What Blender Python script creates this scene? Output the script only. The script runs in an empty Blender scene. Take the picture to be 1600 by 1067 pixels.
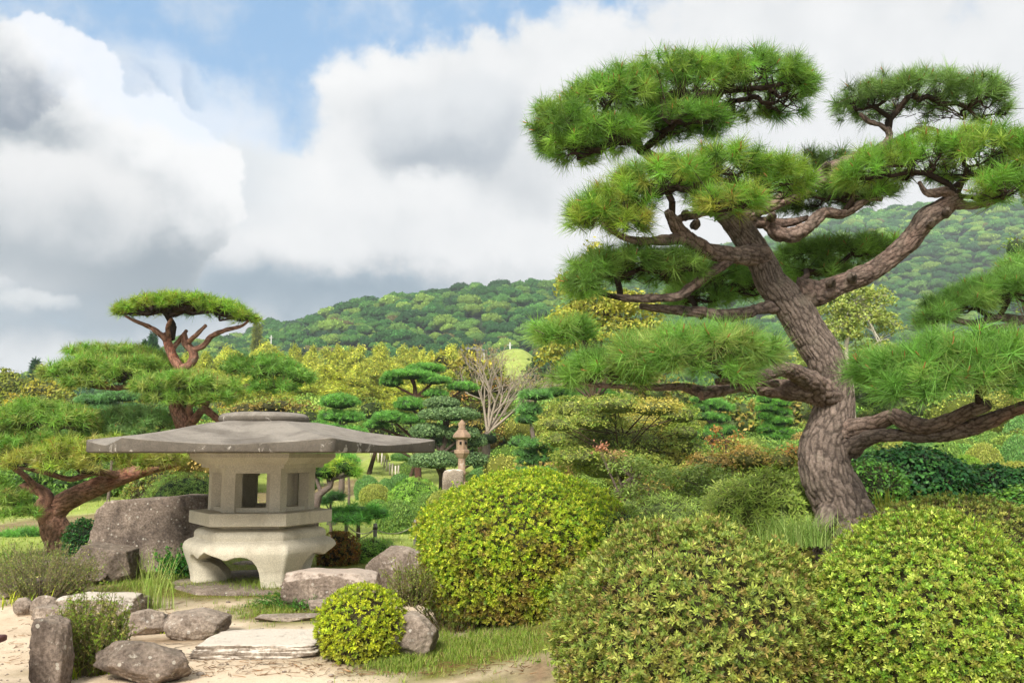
import bpy, math, random
import numpy as np
from mathutils import Vector
R = math.radians
rng = np.random.default_rng(11)
random.seed(5)
SC = bpy.context.scene
COL = SC.collection

# ---------------------------------------------------------------- camera
FPX = 1333.0; PITCH = R(7.46); EYE = 1.4
cam_d = bpy.data.cameras.new('camera'); cam = bpy.data.objects.new('camera', cam_d); COL.objects.link(cam)
cam.location = (0, 0, EYE); cam.rotation_euler = (R(90) + PITCH, 0, 0)
cam_d.sensor_width = 36; cam_d.lens = 36 * FPX / 1600; cam_d.clip_start = 0.05; cam_d.clip_end = 6000
SC.camera = cam
EXPO = 1.5; HAZE = .00055
SC.view_settings.view_transform = 'Standard'; SC.view_settings.look = 'None'
SC.view_settings.exposure = EXPO; SC.view_settings.gamma = 1; SC.view_settings.use_curve_mapping = False
SC.cycles.max_bounces = 5; SC.cycles.diffuse_bounces = 3; SC.cycles.transmission_bounces = 3
SC.cycles.transparent_max_bounces = 6; SC.cycles.volume_bounces = 0
SC.cycles.use_fast_gi = False
SC.cycles.use_adaptive_sampling = True; SC.cycles.adaptive_threshold = 0.018; SC.cycles.adaptive_min_samples = 24; SC.cycles.time_limit = 900

def ray(px, py):
    u = (px - 800) / FPX; v = (533.5 - py) / FPX
    return np.array([u, math.cos(PITCH) - v * math.sin(PITCH), math.sin(PITCH) + v * math.cos(PITCH)])
def P(px, py, d):                       # world point seen at photo pixel (px,py) at forward distance d
    r = ray(px, py); return np.array([r[0] * d / r[1], d, EYE + r[2] * d / r[1]])
def ppm(d): return FPX / d              # photo pixels per metre
def project(X):                         # world points -> photo pixels
    x, y, z = X[:, 0], X[:, 1], X[:, 2] - EYE
    f = y * math.cos(PITCH) + z * math.sin(PITCH); up = -y * math.sin(PITCH) + z * math.cos(PITCH)
    f = np.maximum(f, 0.2)
    return 800 + x / f * FPX, 533.5 - up / f * FPX

# ---------------------------------------------------------------- sun
SUN_EL, SUN_AZ = R(40), R(-160)         # azimuth clockwise from +Y (view direction)
sd = bpy.data.lights.new('sun', 'SUN'); so = bpy.data.objects.new('sun', sd); COL.objects.link(so)
sd.energy = 2.35; sd.angle = R(17); sd.color = (1.0, 0.95, 0.86)
sdir = Vector((math.sin(SUN_AZ) * math.cos(SUN_EL), math.cos(SUN_AZ) * math.cos(SUN_EL), math.sin(SUN_EL)))
so.rotation_euler = (-sdir).to_track_quat('-Z', 'Y').to_euler(); so.location = (0, 0, 30)

# ---------------------------------------------------------------- node helpers
class NT:
    def __init__(s, tree): s.t = tree; s.n = tree.nodes; s.l = tree.links
    def new(s, typ, **kw):
        n = s.n.new(typ)
        for k, v in kw.items(): setattr(n, k, v)
        return n
    def put(s, sock, v):
        if isinstance(v, bpy.types.NodeSocket): s.l.new(v, sock)
        elif v is not None: sock.default_value = v
    def m(s, op, a, b=None, c=None, clamp=False):
        n = s.new('ShaderNodeMath', operation=op, use_clamp=clamp)
        s.put(n.inputs[0], a); s.put(n.inputs[1], b)
        if c is not None: s.put(n.inputs[2], c)
        return n.outputs[0]
    def ss(s, x, a, b):
        n = s.new('ShaderNodeMapRange', interpolation_type='SMOOTHSTEP')
        s.put(n.inputs[0], x); n.inputs[1].default_value = a; n.inputs[2].default_value = b
        return n.outputs[0]
    def mix(s, f, a, b, bt='MIX'):
        n = s.new('ShaderNodeMix', data_type='RGBA', blend_type=bt)
        s.put(n.inputs['Factor'], f); s.put(n.inputs[6], rgba(a)); s.put(n.inputs[7], rgba(b)); return n.outputs[2]
    def noise(s, vec, scale, detail=4, rough=0.55, dist=0.0):
        n = s.new('ShaderNodeTexNoise'); s.put(n.inputs['Vector'], vec)
        n.inputs['Scale'].default_value = scale; n.inputs['Detail'].default_value = detail
        n.inputs['Roughness'].default_value = rough; n.inputs['Distortion'].default_value = dist
        return n
    def ramp(s, f, stops, interp='LINEAR'):
        n = s.new('ShaderNodeValToRGB'); s.put(n.inputs[0], f); e = n.color_ramp.elements
        n.color_ramp.interpolation = interp
        while len(e) < len(stops): e.new(0.5)
        for i, (p, c) in enumerate(stops): e[i].position = p; e[i].color = rgba(c)
        return n.outputs[0]
def rgba(c):
    if isinstance(c, bpy.types.NodeSocket) or c is None: return c
    c = tuple(c); return c if len(c) == 4 else (*c, 1.0)
def lin(r, g, b, k=1.0):
    f = lambda v: (v / 255 / 12.92) if v <= 10 else ((v / 255 + 0.055) / 1.055) ** 2.4
    return np.array([f(r), f(g), f(b)]) * k

# ---------------------------------------------------------------- world: sky with clouds
def build_world():
    w = bpy.data.worlds.new('World'); SC.world = w; w.use_nodes = True
    t = NT(w.node_tree); t.n.clear()
    K = 1.04 / 2 ** EXPO
    sky = t.new('ShaderNodeTexSky', sky_type='NISHITA'); sky.sun_disc = False
    sky.sun_elevation = SUN_EL; sky.sun_rotation = SUN_AZ; sky.air_density = 1.0; sky.dust_density = 0.6
    bg0 = t.new('ShaderNodeBackground'); t.l.new(sky.outputs[0], bg0.inputs[0]); bg0.inputs[1].default_value = 0.115
    co = t.new('ShaderNodeTexCoord').outputs['Generated']
    sp = t.new('ShaderNodeSeparateXYZ'); t.l.new(co, sp.inputs[0]); x, y, z = sp.outputs
    az = t.m('ARCTAN2', x, y); el = t.m('ARCSINE', z)
    def warp(az, el, scale, amp, det, r=0.55):
        n = t.noise(co, scale, det, r); s2 = t.new('ShaderNodeSeparateXYZ'); t.l.new(n.outputs['Color'], s2.inputs[0])
        a = t.m('MULTIPLY_ADD', t.m('SUBTRACT', s2.outputs[0], 0.5), amp, az)
        e = t.m('MULTIPLY_ADD', t.m('SUBTRACT', s2.outputs[1], 0.5), amp, el)
        return a, e
    az1, el1 = warp(az, el, 3.0, 0.16, 3)
    az2, el2 = warp(az1, el1, 9.0, 0.10, 7, 0.64)
    def pe(px, py):
        r = ray(px, py); r = r / np.linalg.norm(r); return math.atan2(r[0], r[1]), math.asin(r[2])
    def rad(A, E, px, py, rx, ry, tilt=0.0):      # normalised elliptical distance squared
        a0, e0 = pe(px, py); sx = rx / FPX; sy = ry / FPX
        da = t.m('SUBTRACT', A, a0); de = t.m('SUBTRACT', E, e0)
        if tilt:
            c, s_ = math.cos(tilt), math.sin(tilt)
            u = t.m('ADD', t.m('MULTIPLY', da, c), t.m('MULTIPLY', de, s_))
            v = t.m('SUBTRACT', t.m('MULTIPLY', de, c), t.m('MULTIPLY', da, s_))
        else: u, v = da, de
        u = t.m('MULTIPLY', u, 1 / sx); v = t.m('MULTIPLY', v, 1 / sy)
        return t.m('ADD', t.m('MULTIPLY', u, u), t.m('MULTIPLY', v, v)), u, v
    def gauss(A, E, px, py, rx, ry, amp, tilt=0.0):
        q, _, _ = rad(A, E, px, py, rx, ry, tilt)
        return t.m('MULTIPLY', t.m('EXPONENT', t.m('MULTIPLY', q, -1.0)), amp)
    nb = t.noise(co, 3.2, 6, 0.55).outputs[0]; nf = t.noise(co, 11.0, 7, 0.62).outputs[0]
    # billows: fractal cells, warped, give the cauliflower edges
    wv = t.new('ShaderNodeVectorMath', operation='MULTIPLY_ADD'); t.l.new(t.noise(co, 7.0, 4, .6).outputs['Color'], wv.inputs[0]); wv.inputs[1].default_value = (.09, .09, .09); t.l.new(co, wv.inputs[2])
    vo = t.new('ShaderNodeTexVoronoi', feature='F1'); t.l.new(wv.outputs[0], vo.inputs['Vector']); vo.inputs['Scale'].default_value = 13; vo.inputs['Detail'].default_value = 3.0; vo.inputs['Roughness'].default_value = .55; vo.normalize = True
    bl = t.m('MULTIPLY', t.m('SUBTRACT', .33, vo.outputs['Distance']), 1.0)          # + in the middle of a billow
    B = t.m('MULTIPLY_ADD', t.m('SUBTRACT', nb, 0.5), 0.42, 0.85)
    B = t.m('MULTIPLY_ADD', t.m('SUBTRACT', nf, 0.5), 0.20, B)
    B = t.m('MULTIPLY_ADD', bl, 0.22, B)
    for g in [(680, 190, 80, 55, -.20), (800, 280, 130, 50, -.16), (540, 458, 230, 38, -.46), (330, 495, 330, 46, -.32), (60, 515, 260, 34, -.26),
              (120, 455, 170, 30, -.12), (600, 330, 150, 60, .14), (860, 370, 160, 40, .10), (560, 110, 160, 60, .08), (420, 260, 80, 60, .10),
              (1100, 200, 300, 300, .04), (1500, 60, 200, 100, .06), (60, 420, 160, 30, .06), (700, 415, 200, 24, .12)]:
        B = t.m('ADD', B, gauss(az2, el2, *g))
    # blue openings, frayed at their rims
    H = t.m('MULTIPLY_ADD', t.m('SUBTRACT', nf, 0.5), -1.15, 0.0)
    H = t.m('MULTIPLY_ADD', t.m('SUBTRACT', nb, 0.5), -0.45, H)
    H = t.m('MULTIPLY_ADD', bl, -0.35, H)
    for g in [(250, 30, 240, 60, .82, 0), (330, 130, 130, 70, .80, -.3), (440, 160, 100, 60, .66, -.6), (160, 100, 90, 70, .8), (640, 0, 300, 46, .50), (880, 15, 260, 50, .42), (1150, 0, 260, 50, .26),
              (150, -80, 400, 90, .8), (60, 505, 160, 16, .30), (330, 470, 200, 24, .22), (590, 445, 120, 24, .2), (40, 550, 160, 10, .2)]:
        H = t.m('ADD', H, gauss(az2, el2, *g))
    ccol = t.ramp(B, [(0.22, lin(118, 144, 164)), (0.46, lin(156, 174, 188)), (0.70, lin(212, 216, 220)), (0.90, lin(241, 242, 243)), (1.0, lin(250, 250, 250))])
    opening = t.m('MULTIPLY', t.ss(H, 0.20, 0.66), t.m('MULTIPLY_ADD', t.ss(nf, .42, .66), -.42, .96))
    blue = t.mix(t.ss(el, 0.0, 0.5), lin(164, 192, 212), lin(132, 178, 218))
    out = t.mix(opening, ccol, blue)
    # cumulus heaps: billowed edge, bright crown, grey foot
    def heap(out, px, py, rx, ry, tilt, lo, hi, edge, s_lo=-0.7, s_hi=0.75, bill=0.9):
        q, u, v = rad(az2, el2, px, py, rx, ry, tilt)
        q = t.m('MULTIPLY_ADD', bl, -bill, q); q = t.m('MULTIPLY_ADD', t.m('SUBTRACT', nf, 0.5), -.35 * bill, q)
        al = t.ss(q, 1.0 + edge, 1.0 - edge)
        vv = t.m('MULTIPLY_ADD', t.m('SUBTRACT', nf, 0.5), 0.8, v)
        vv = t.m('MULTIPLY_ADD', bl, 0.75, vv)
        vv = t.m('MULTIPLY_ADD', t.m('SUBTRACT', nb, 0.5), 0.8, vv)
        vv = t.m('MULTIPLY_ADD', u, 0.22, vv)
        sh = t.ss(vv, s_lo, s_hi)
        al = t.m('MULTIPLY', al, t.ss(v, -1.15, -0.45))
        mid = tuple(0.42 * np.array(lo) + 0.58 * np.array(hi))
        c = t.ramp(sh, [(0.0, lo), (0.5, mid), (1.0, hi)])
        return t.mix(al, out, c)
    out = heap(out, 300, 200, 170, 90, -.5, lin(206, 214, 222), lin(234, 238, 241), 0.7, bill=.6)
    out = heap(out, 45, 200, 118, 165, 0.0, lin(142, 154, 168), lin(252, 252, 252), 0.07, 0.05, 0.85)
    out = heap(out, 205, 315, 185, 172, -0.30, lin(142, 156, 167), lin(252, 252, 252), 0.06, -0.18, 0.74)
    out = heap(out, 80, 330, 170, 90, 0.0, lin(168, 178, 186), lin(240, 240, 240), 0.5, -0.7, 0.8)
    out = heap(out, 700, 215, 120, 80, 0.3, lin(172, 182, 192), lin(230, 233, 236), 0.5, -0.8, 0.9)
    out = heap(out, 232, 98, 44, 16, -0.4, lin(190, 204, 218), lin(222, 230, 236), 0.9, bill=1.6)
    out = heap(out, 318, 112, 30, 20, -0.7, lin(186, 202, 218), lin(212, 224, 234), 0.9, bill=1.6)
    out = heap(out, 60, 470, 70, 16, 0.0, lin(186, 196, 204), lin(222, 226, 228), 0.8)
    # near the horizon everything pales
    out = t.mix(t.m('MULTIPLY', t.ss(el, 0.13, 0.0), 0.5), out, lin(200, 210, 216))
    bg1 = t.new('ShaderNodeBackground'); t.l.new(out, bg1.inputs[0]); bg1.inputs[1].default_value = K * 1.0
    mx = t.new('ShaderNodeMixShader'); 
    # the clear openings get the clear-sky model, clouds cover the rest
    t.l.new(t.m('SUBTRACT', 1.0, t.m('MULTIPLY', opening, 0.22)), mx.inputs[0]); t.l.new(bg0.outputs[0], mx.inputs[1]); t.l.new(bg1.outputs[0], mx.inputs[2])
    o = t.new('ShaderNodeOutputWorld'); t.l.new(mx.outputs[0], o.inputs[0])
    w.cycles.sampling_method = 'MANUAL'; w.cycles.sample_map_resolution = 512
build_world()

# ---------------------------------------------------------------- object helpers
def tag(o, label=None, cat=None, group=None, kind=None):
    if label: o['label'] = label
    if cat: o['category'] = cat
    if group: o['group'] = group
    if kind: o['kind'] = kind
    return o
def empty(name, loc, label=None, cat=None, group=None):
    o = bpy.data.objects.new(name, None); COL.objects.link(o); o.location = tuple(loc); o.empty_display_size = 0.2
    return tag(o, label, cat, group)
def wloc(o):
    v = Vector((0, 0, 0))
    while o is not None: v += o.location; o = o.parent
    return np.array(v)
class MB:
    """collects vertices and faces, then links them as ONE mesh object"""
    def __init__(s): s.V = []; s.F = {}; s.C = []; s.UV = []; s.n = 0; s.has_uv = False
    def add(s, V, F, col=None, uv=None):
        V = np.asarray(V, float).reshape(-1, 3); F = np.asarray(F, np.int64)
        if len(V) == 0: return
        s.F.setdefault(F.shape[1], []).append(F + s.n)
        s.V.append(V)
        c = np.ones((len(V), 3)) * 0.5 if col is None else np.broadcast_to(np.asarray(col, float), (len(V), 3))
        s.C.append(c)
        s.UV.append(np.zeros((len(V), 2)) if uv is None else uv); s.has_uv |= uv is not None
        s.n += len(V)
    def mesh(s, name, smooth=True, origin=(0, 0, 0)):
        V = np.concatenate(s.V) - np.asarray(origin); C = np.concatenate(s.C); UV = np.concatenate(s.UV)
        me = bpy.data.meshes.new(name); me.vertices.add(len(V)); me.vertices.foreach_set('co', V.astype(np.float32).ravel())
        loops = []; starts = []; tot = 0
        for k, Fl in s.F.items():
            F = np.concatenate(Fl); loops.append(F.ravel()); starts.append(tot + np.arange(len(F)) * k); tot += F.size
        loops = np.concatenate(loops).astype(np.int32); starts = np.concatenate(starts).astype(np.int32)
        me.loops.add(len(loops)); me.loops.foreach_set('vertex_index', loops)
        me.polygons.add(len(starts)); me.polygons.foreach_set('loop_start', starts)
        me.polygons.foreach_set('use_smooth', np.full(len(starts), bool(smooth)))
        me.update(calc_edges=True)
        a = me.color_attributes.new('Col', 'FLOAT_COLOR', 'POINT')
        a.data.foreach_set('color', np.concatenate([C, np.ones((len(C), 1))], 1).astype(np.float32).ravel())
        if s.has_uv:
            u = me.uv_layers.new(name='UV'); u.data.foreach_set('uv', UV[loops].astype(np.float32).ravel())
        return me
    def build(s, name, mat, parent=None, smooth=True, **tg):
        org = wloc(parent) if parent is not None else np.zeros(3)
        o = bpy.data.objects.new(name, s.mesh(name, smooth, org)); COL.objects.link(o)
        if parent is not None: o.parent = parent
        o.data.materials.append(mat)
        return tag(o, **tg)
def copy_tree(o, parent=None):
    c = o.copy(); COL.objects.link(c)
    if parent is not None: c.parent = parent
    for ch in list(o.children): copy_tree(ch, c)
    return c

# ---------------------------------------------------------------- numpy noise
def _hash(i, j, k, s):
    h = (i * 374761393 + j * 668265263 + k * 2147483647 + s * 974634777) & 0xFFFFFFFF
    h = ((h ^ (h >> 13)) * 1274126177) & 0xFFFFFFFF
    h = ((h ^ (h >> 16)) * 2246822519) & 0xFFFFFFFF
    return ((h ^ (h >> 15)) & 0xFFFFFF) / float(0xFFFFFF)
def vnoise(X, seed=0):
    X = np.asarray(X, float); i = np.floor(X).astype(np.int64); f = X - i; f = f * f * (3 - 2 * f); r = 0
    for a in (0, 1):
        for b in (0, 1):
            for c in (0, 1):
                w = (f[:, 0] if a else 1 - f[:, 0]) * (f[:, 1] if b else 1 - f[:, 1]) * (f[:, 2] if c else 1 - f[:, 2])
                r = r + w * _hash(i[:, 0] + a, i[:, 1] + b, i[:, 2] + c, seed)
    return r * 2 - 1
def fbm(X, oct=4, seed=0, rough=0.5):
    r = 0; a = 1; s = 0; X = np.asarray(X, float)
    for o in range(oct): r = r + a * vnoise(X * 2 ** o + 17.3 * o, seed + o); s += a; a *= rough
    return r / s
def voro2(u, v, pu, seed=0):            # F2-F1 of 2D voronoi, periodic in u with integer period pu
    iu = np.floor(u).astype(np.int64); iv = np.floor(v).astype(np.int64)
    f1 = np.full(u.shape, 9.0); f2 = f1.copy(); hid = np.zeros(u.shape)
    for a in (-1, 0, 1):
        for b in (-1, 0, 1):
            cu, cv = iu + a, iv + b; cm = np.mod(cu, pu)
            jx = cu + _hash(cm, cv, cm * 0, seed); jy = cv + _hash(cm, cv, cm * 0 + 7, seed)
            d = np.hypot(u - jx, v - jy); h = _hash(cm, cv, cm * 0 + 3, seed)
            new = d < f1
            f2 = np.where(new, f1, np.minimum(f2, d)); hid = np.where(new, h, hid); f1 = np.where(new, d, f1)
    return f2 - f1, hid
def sstep(x, a, b):
    t = np.clip((x - a) / (b - a), 0, 1); return t * t * (3 - 2 * t)

# ---------------------------------------------------------------- materials
MATS = {}
def new_mat(name):
    m = bpy.data.materials.new(name); m.use_nodes = True; t = NT(m.node_tree); t.n.clear()
    out = t.new('ShaderNodeOutputMaterial'); b = t.new('ShaderNodeBsdfPrincipled'); t.l.new(b.outputs[0], out.inputs[0])
    MATS[name] = m; return m, t, b, out
def mat_leaf(name, rough=0.55, trans=0.25, spec=0.3):
    m, t, b, out = new_mat(name)
    a = t.new('ShaderNodeAttribute', attribute_name='Col').outputs['Color']
    t.put(b.inputs['Base Color'], a); b.inputs['Roughness'].default_value = rough
    b.inputs['Specular IOR Level'].default_value = spec
    tr = t.new('ShaderNodeBsdfTranslucent'); t.put(tr.inputs[0], t.mix(1.0, a, (1.0, 1.0, 0.6), 'MULTIPLY'))
    mx = t.new('ShaderNodeMixShader'); mx.inputs[0].default_value = trans
    t.l.new(b.outputs[0], mx.inputs[1]); t.l.new(tr.outputs[0], mx.inputs[2]); t.l.new(mx.outputs[0], out.inputs[0])
    return m
LEAF = mat_leaf('leaf', 0.5, 0.32, 0.3); NEEDLE = mat_leaf('needle', 0.5, 0.42, 0.3); GRASS = mat_leaf('grass_blade', 0.6, 0.35, 0.2)
def bump(t, b, h, strength, dist):
    n = t.new('ShaderNodeBump'); n.inputs['Strength'].default_value = strength; n.inputs['Distance'].default_value = dist
    t.l.new(h, n.inputs['Height']); t.l.new(n.outputs[0], b.inputs['Normal'])
def mat_bark():
    m, t, b, out = new_mat('bark')
    a = t.new('ShaderNodeAttribute', attribute_name='Col').outputs['Color']
    co = t.new('ShaderNodeTexCoord').outputs['Object']
    n1 = t.noise(co, 60, 5, 0.7).outputs[0]; n2 = t.noise(co, 7, 4, 0.6).outputs[0]; n3 = t.noise(co, 20, 6, 0.65, 1.5).outputs[0]
    c = t.mix(t.ss(n1, .3, .75), t.mix(1.0, a, (.62, .58, .56), 'MULTIPLY'), t.mix(1.0, a, (1.30, 1.28, 1.26), 'MULTIPLY'))
    c = t.mix(t.m('MULTIPLY', t.ss(n2, .55, .75), 0.35), c, lin(150, 140, 124))
    t.put(b.inputs['Base Color'], c); b.inputs['Roughness'].default_value = 0.9; b.inputs['Specular IOR Level'].default_value = 0.15
    bump(t, b, t.m('ADD', n1, n3), 0.8, 0.012); return m
BARK = mat_bark()
def mat_flat_attr(name, rough=0.9, vs=40, amt=0.35, bd=0.01):
    m, t, b, out = new_mat(name)
    a = t.new('ShaderNodeAttribute', attribute_name='Col').outputs['Color']
    co = t.new('ShaderNodeTexCoord').outputs['Object']; n = t.noise(co, vs, 5, 0.65).outputs[0]
    c = t.mix(t.ss(n, .25, .75), t.mix(1.0, a, (1 - amt,) * 3, 'MULTIPLY'), t.mix(1.0, a, (1 + amt,) * 3, 'MULTIPLY'))
    t.put(b.inputs['Base Color'], c); b.inputs['Roughness'].default_value = rough; b.inputs['Specular IOR Level'].default_value = 0.2
    bump(t, b, n, 0.6, bd); return m
TWIG = mat_flat_attr('twig', 0.9, 30, .3, .004); CORE = mat_flat_attr('shade_core', 0.95, 22, .6, .03); WOOD = mat_flat_attr('wood', .75, 30, .25, .003)  # CORE: solid fillers whose dark colour stands in for shade
def mat_rock(name, dark, light, lich, lich_amt=0.0, top_pale=0.0, pale=(.6, .56, .5)):
    m, t, b, out = new_mat(name)
    co = t.new('ShaderNodeTexCoord').outputs['Object']; ge = t.new('ShaderNodeNewGeometry')
    n1 = t.noise(co, 3.0, 7, .65, .4).outputs[0]; n2 = t.noise(co, 45, 6, .7).outputs[0]; n3 = t.noise(co, 12, 8, .72, .3).outputs[0]
    c = t.mix(t.ss(n1, .32, .68), dark, light)
    c = t.mix(t.ss(n2, .35, .7), t.mix(1.0, c, (.55, .54, .52), 'MULTIPLY'), t.mix(1.0, c, (1.2, 1.2, 1.2), 'MULTIPLY'))
    # weathered pale skin on upward faces and dirt near joints
    sp = t.new('ShaderNodeSeparateXYZ'); t.l.new(ge.outputs['Normal'], sp.inputs[0])
    up = t.ss(t.m('MULTIPLY_ADD', t.m('SUBTRACT', n3, .5), 1.9, sp.outputs[2]), .5, .95)
    c = t.mix(t.m('MULTIPLY', up, top_pale), c, pale)
    vo = t.new('ShaderNodeTexVoronoi', feature='F1'); t.l.new(co, vo.inputs['Vector']); vo.inputs['Scale'].default_value = 13
    spots = t.m('LESS_THAN', t.m('MULTIPLY_ADD', n2, .35, vo.outputs['Distance']), .33)
    patch = t.ss(n3, .60, .66)
    c = t.mix(t.m('MULTIPLY', t.m('MAXIMUM', spots, patch), lich_amt), c, lich)
    t.put(b.inputs['Base Color'], c); b.inputs['Roughness'].default_value = .92; b.inputs['Specular IOR Level'].default_value = .18
    h = t.m('ADD', t.m('MULTIPLY', n3, .7), t.m('MULTIPLY', n2, .3)); bump(t, b, h, .9, .03); return m
ROCK_DARK = mat_rock('rock_dark', lin(94, 83, 75), lin(150, 135, 122), lin(190, 184, 170), .55, .25, lin(150, 138, 122))
ROCK_MID = mat_rock('rock_brown', lin(116, 103, 93), lin(178, 163, 148), lin(196, 190, 180), .55, .3, lin(176, 162, 146))
ROCK_PALE = mat_rock('rock_pale', lin(120, 106, 94), lin(170, 156, 140), lin(200, 195, 185), .35, .85, lin(214, 204, 190))
ROCK_LEDGE = mat_rock('rock_ledge', lin(114, 100, 90), lin(170, 153, 138), lin(190, 182, 170), .5, .6, lin(206, 190, 176))
def mat_stone(name, base, dark, stain_z=None, lichen=0.0, edge=None):
    m, t, b, out = new_mat(name)
    co = t.new('ShaderNodeTexCoord').outputs['Object']
    n1 = t.noise(co, 2.2, 7, .65, .5).outputs[0]; n2 = t.noise(co, 90, 4, .6).outputs[0]; n3 = t.noise(co, 9, 8, .7).outputs[0]
    c = t.mix(t.ss(n1, .35, .75), base, dark)
    c = t.mix(t.m('MULTIPLY', t.ss(n3, .5, .8), .45), c, dark)
    mp = t.new('ShaderNodeMapping'); t.l.new(co, mp.inputs[0]); mp.inputs['Scale'].default_value = (9, 9, 1.1); st = t.noise(mp.outputs[0], 1.0, 6, .65).outputs[0]
    c = t.mix(t.m('MULTIPLY', t.ss(st, .54, .72), .28), c, t.mix(1.0, dark, (.72, .70, .62), 'MULTIPLY'))
    c = t.mix(t.m('MULTIPLY', t.ss(t.noise(co, 1.1, 5, .7, 1.0).outputs[0], .52, .66), .35), c, t.mix(1.0, dark, (.62, .60, .56), 'MULTIPLY'))
    if lichen:
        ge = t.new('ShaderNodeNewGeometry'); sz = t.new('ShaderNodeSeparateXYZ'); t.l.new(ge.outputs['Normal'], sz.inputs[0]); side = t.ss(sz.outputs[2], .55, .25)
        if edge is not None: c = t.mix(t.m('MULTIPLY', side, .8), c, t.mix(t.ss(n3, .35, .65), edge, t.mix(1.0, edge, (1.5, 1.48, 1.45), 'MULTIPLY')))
        n4 = t.noise(co, 5.5, 7, .68, .8).outputs[0]
        c = t.mix(t.m('MULTIPLY', t.m('MULTIPLY', t.ss(n4, .57, .63), lichen), t.m('MULTIPLY_ADD', side, .70, .04)), c, lin(205, 198, 188))
        n5 = t.noise(co, 28, 5, .7).outputs[0]; c = t.mix(t.m('MULTIPLY', t.ss(n5, .62, .70), .6), c, lin(90, 84, 80))
    c = t.mix(t.ss(n2, .3, .75), t.mix(1.0, c, (.80, .80, .80), 'MULTIPLY'), t.mix(1.0, c, (1.13, 1.13, 1.13), 'MULTIPLY'))
    t.put(b.inputs['Base Color'], c); b.inputs['Roughness'].default_value = .9; b.inputs['Specular IOR Level'].default_value = .2
    bump(t, b, t.m('ADD', n2, n3), .5, .006); return m
ST_BODY = mat_stone('lantern_stone', lin(212, 204, 184), lin(190, 181, 162))
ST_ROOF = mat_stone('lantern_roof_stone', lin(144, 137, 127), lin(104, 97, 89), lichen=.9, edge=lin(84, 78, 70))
ST_PINK = mat_stone('small_lantern_stone', lin(170, 142, 118), lin(128, 108, 92), lichen=.5)
# ---------------------------------------------------------------- shape builders
def frame(T):
    T = T / np.linalg.norm(T, axis=1, keepdims=True)
    n = np.zeros_like(T); a = np.array([0, 0, 1.0]) if abs(T[0, 2]) < .9 else np.array([1.0, 0, 0])
    v = np.cross(T[0], a); n[0] = v / np.linalg.norm(v)
    for i in range(1, len(T)):
        v = n[i - 1] - T[i] * np.dot(n[i - 1], T[i]); n[i] = v / (np.linalg.norm(v) + 1e-9)
    return n, np.cross(T, n)
def catmull(Pt, step):
    Pt = np.asarray(Pt, float); Q = np.vstack([2 * Pt[0] - Pt[1], Pt, 2 * Pt[-1] - Pt[-2]]); out = []
    for i in range(1, len(Q) - 2):
        L = np.linalg.norm(Q[i + 1, :3] - Q[i, :3]); k = max(1, int(round(L / step))); u = (np.arange(k) / k)[:, None]
        p0, p1, p2, p3 = Q[i - 1], Q[i], Q[i + 1], Q[i + 2]
        out.append(.5 * ((2 * p1) + (-p0 + p2) * u + (2 * p0 - 5 * p1 + 4 * p2 - p3) * u ** 2 + (-p0 + 3 * p1 - 3 * p2 + p3) * u ** 3))
    out.append(Pt[-1:]); return np.vstack(out)
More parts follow.
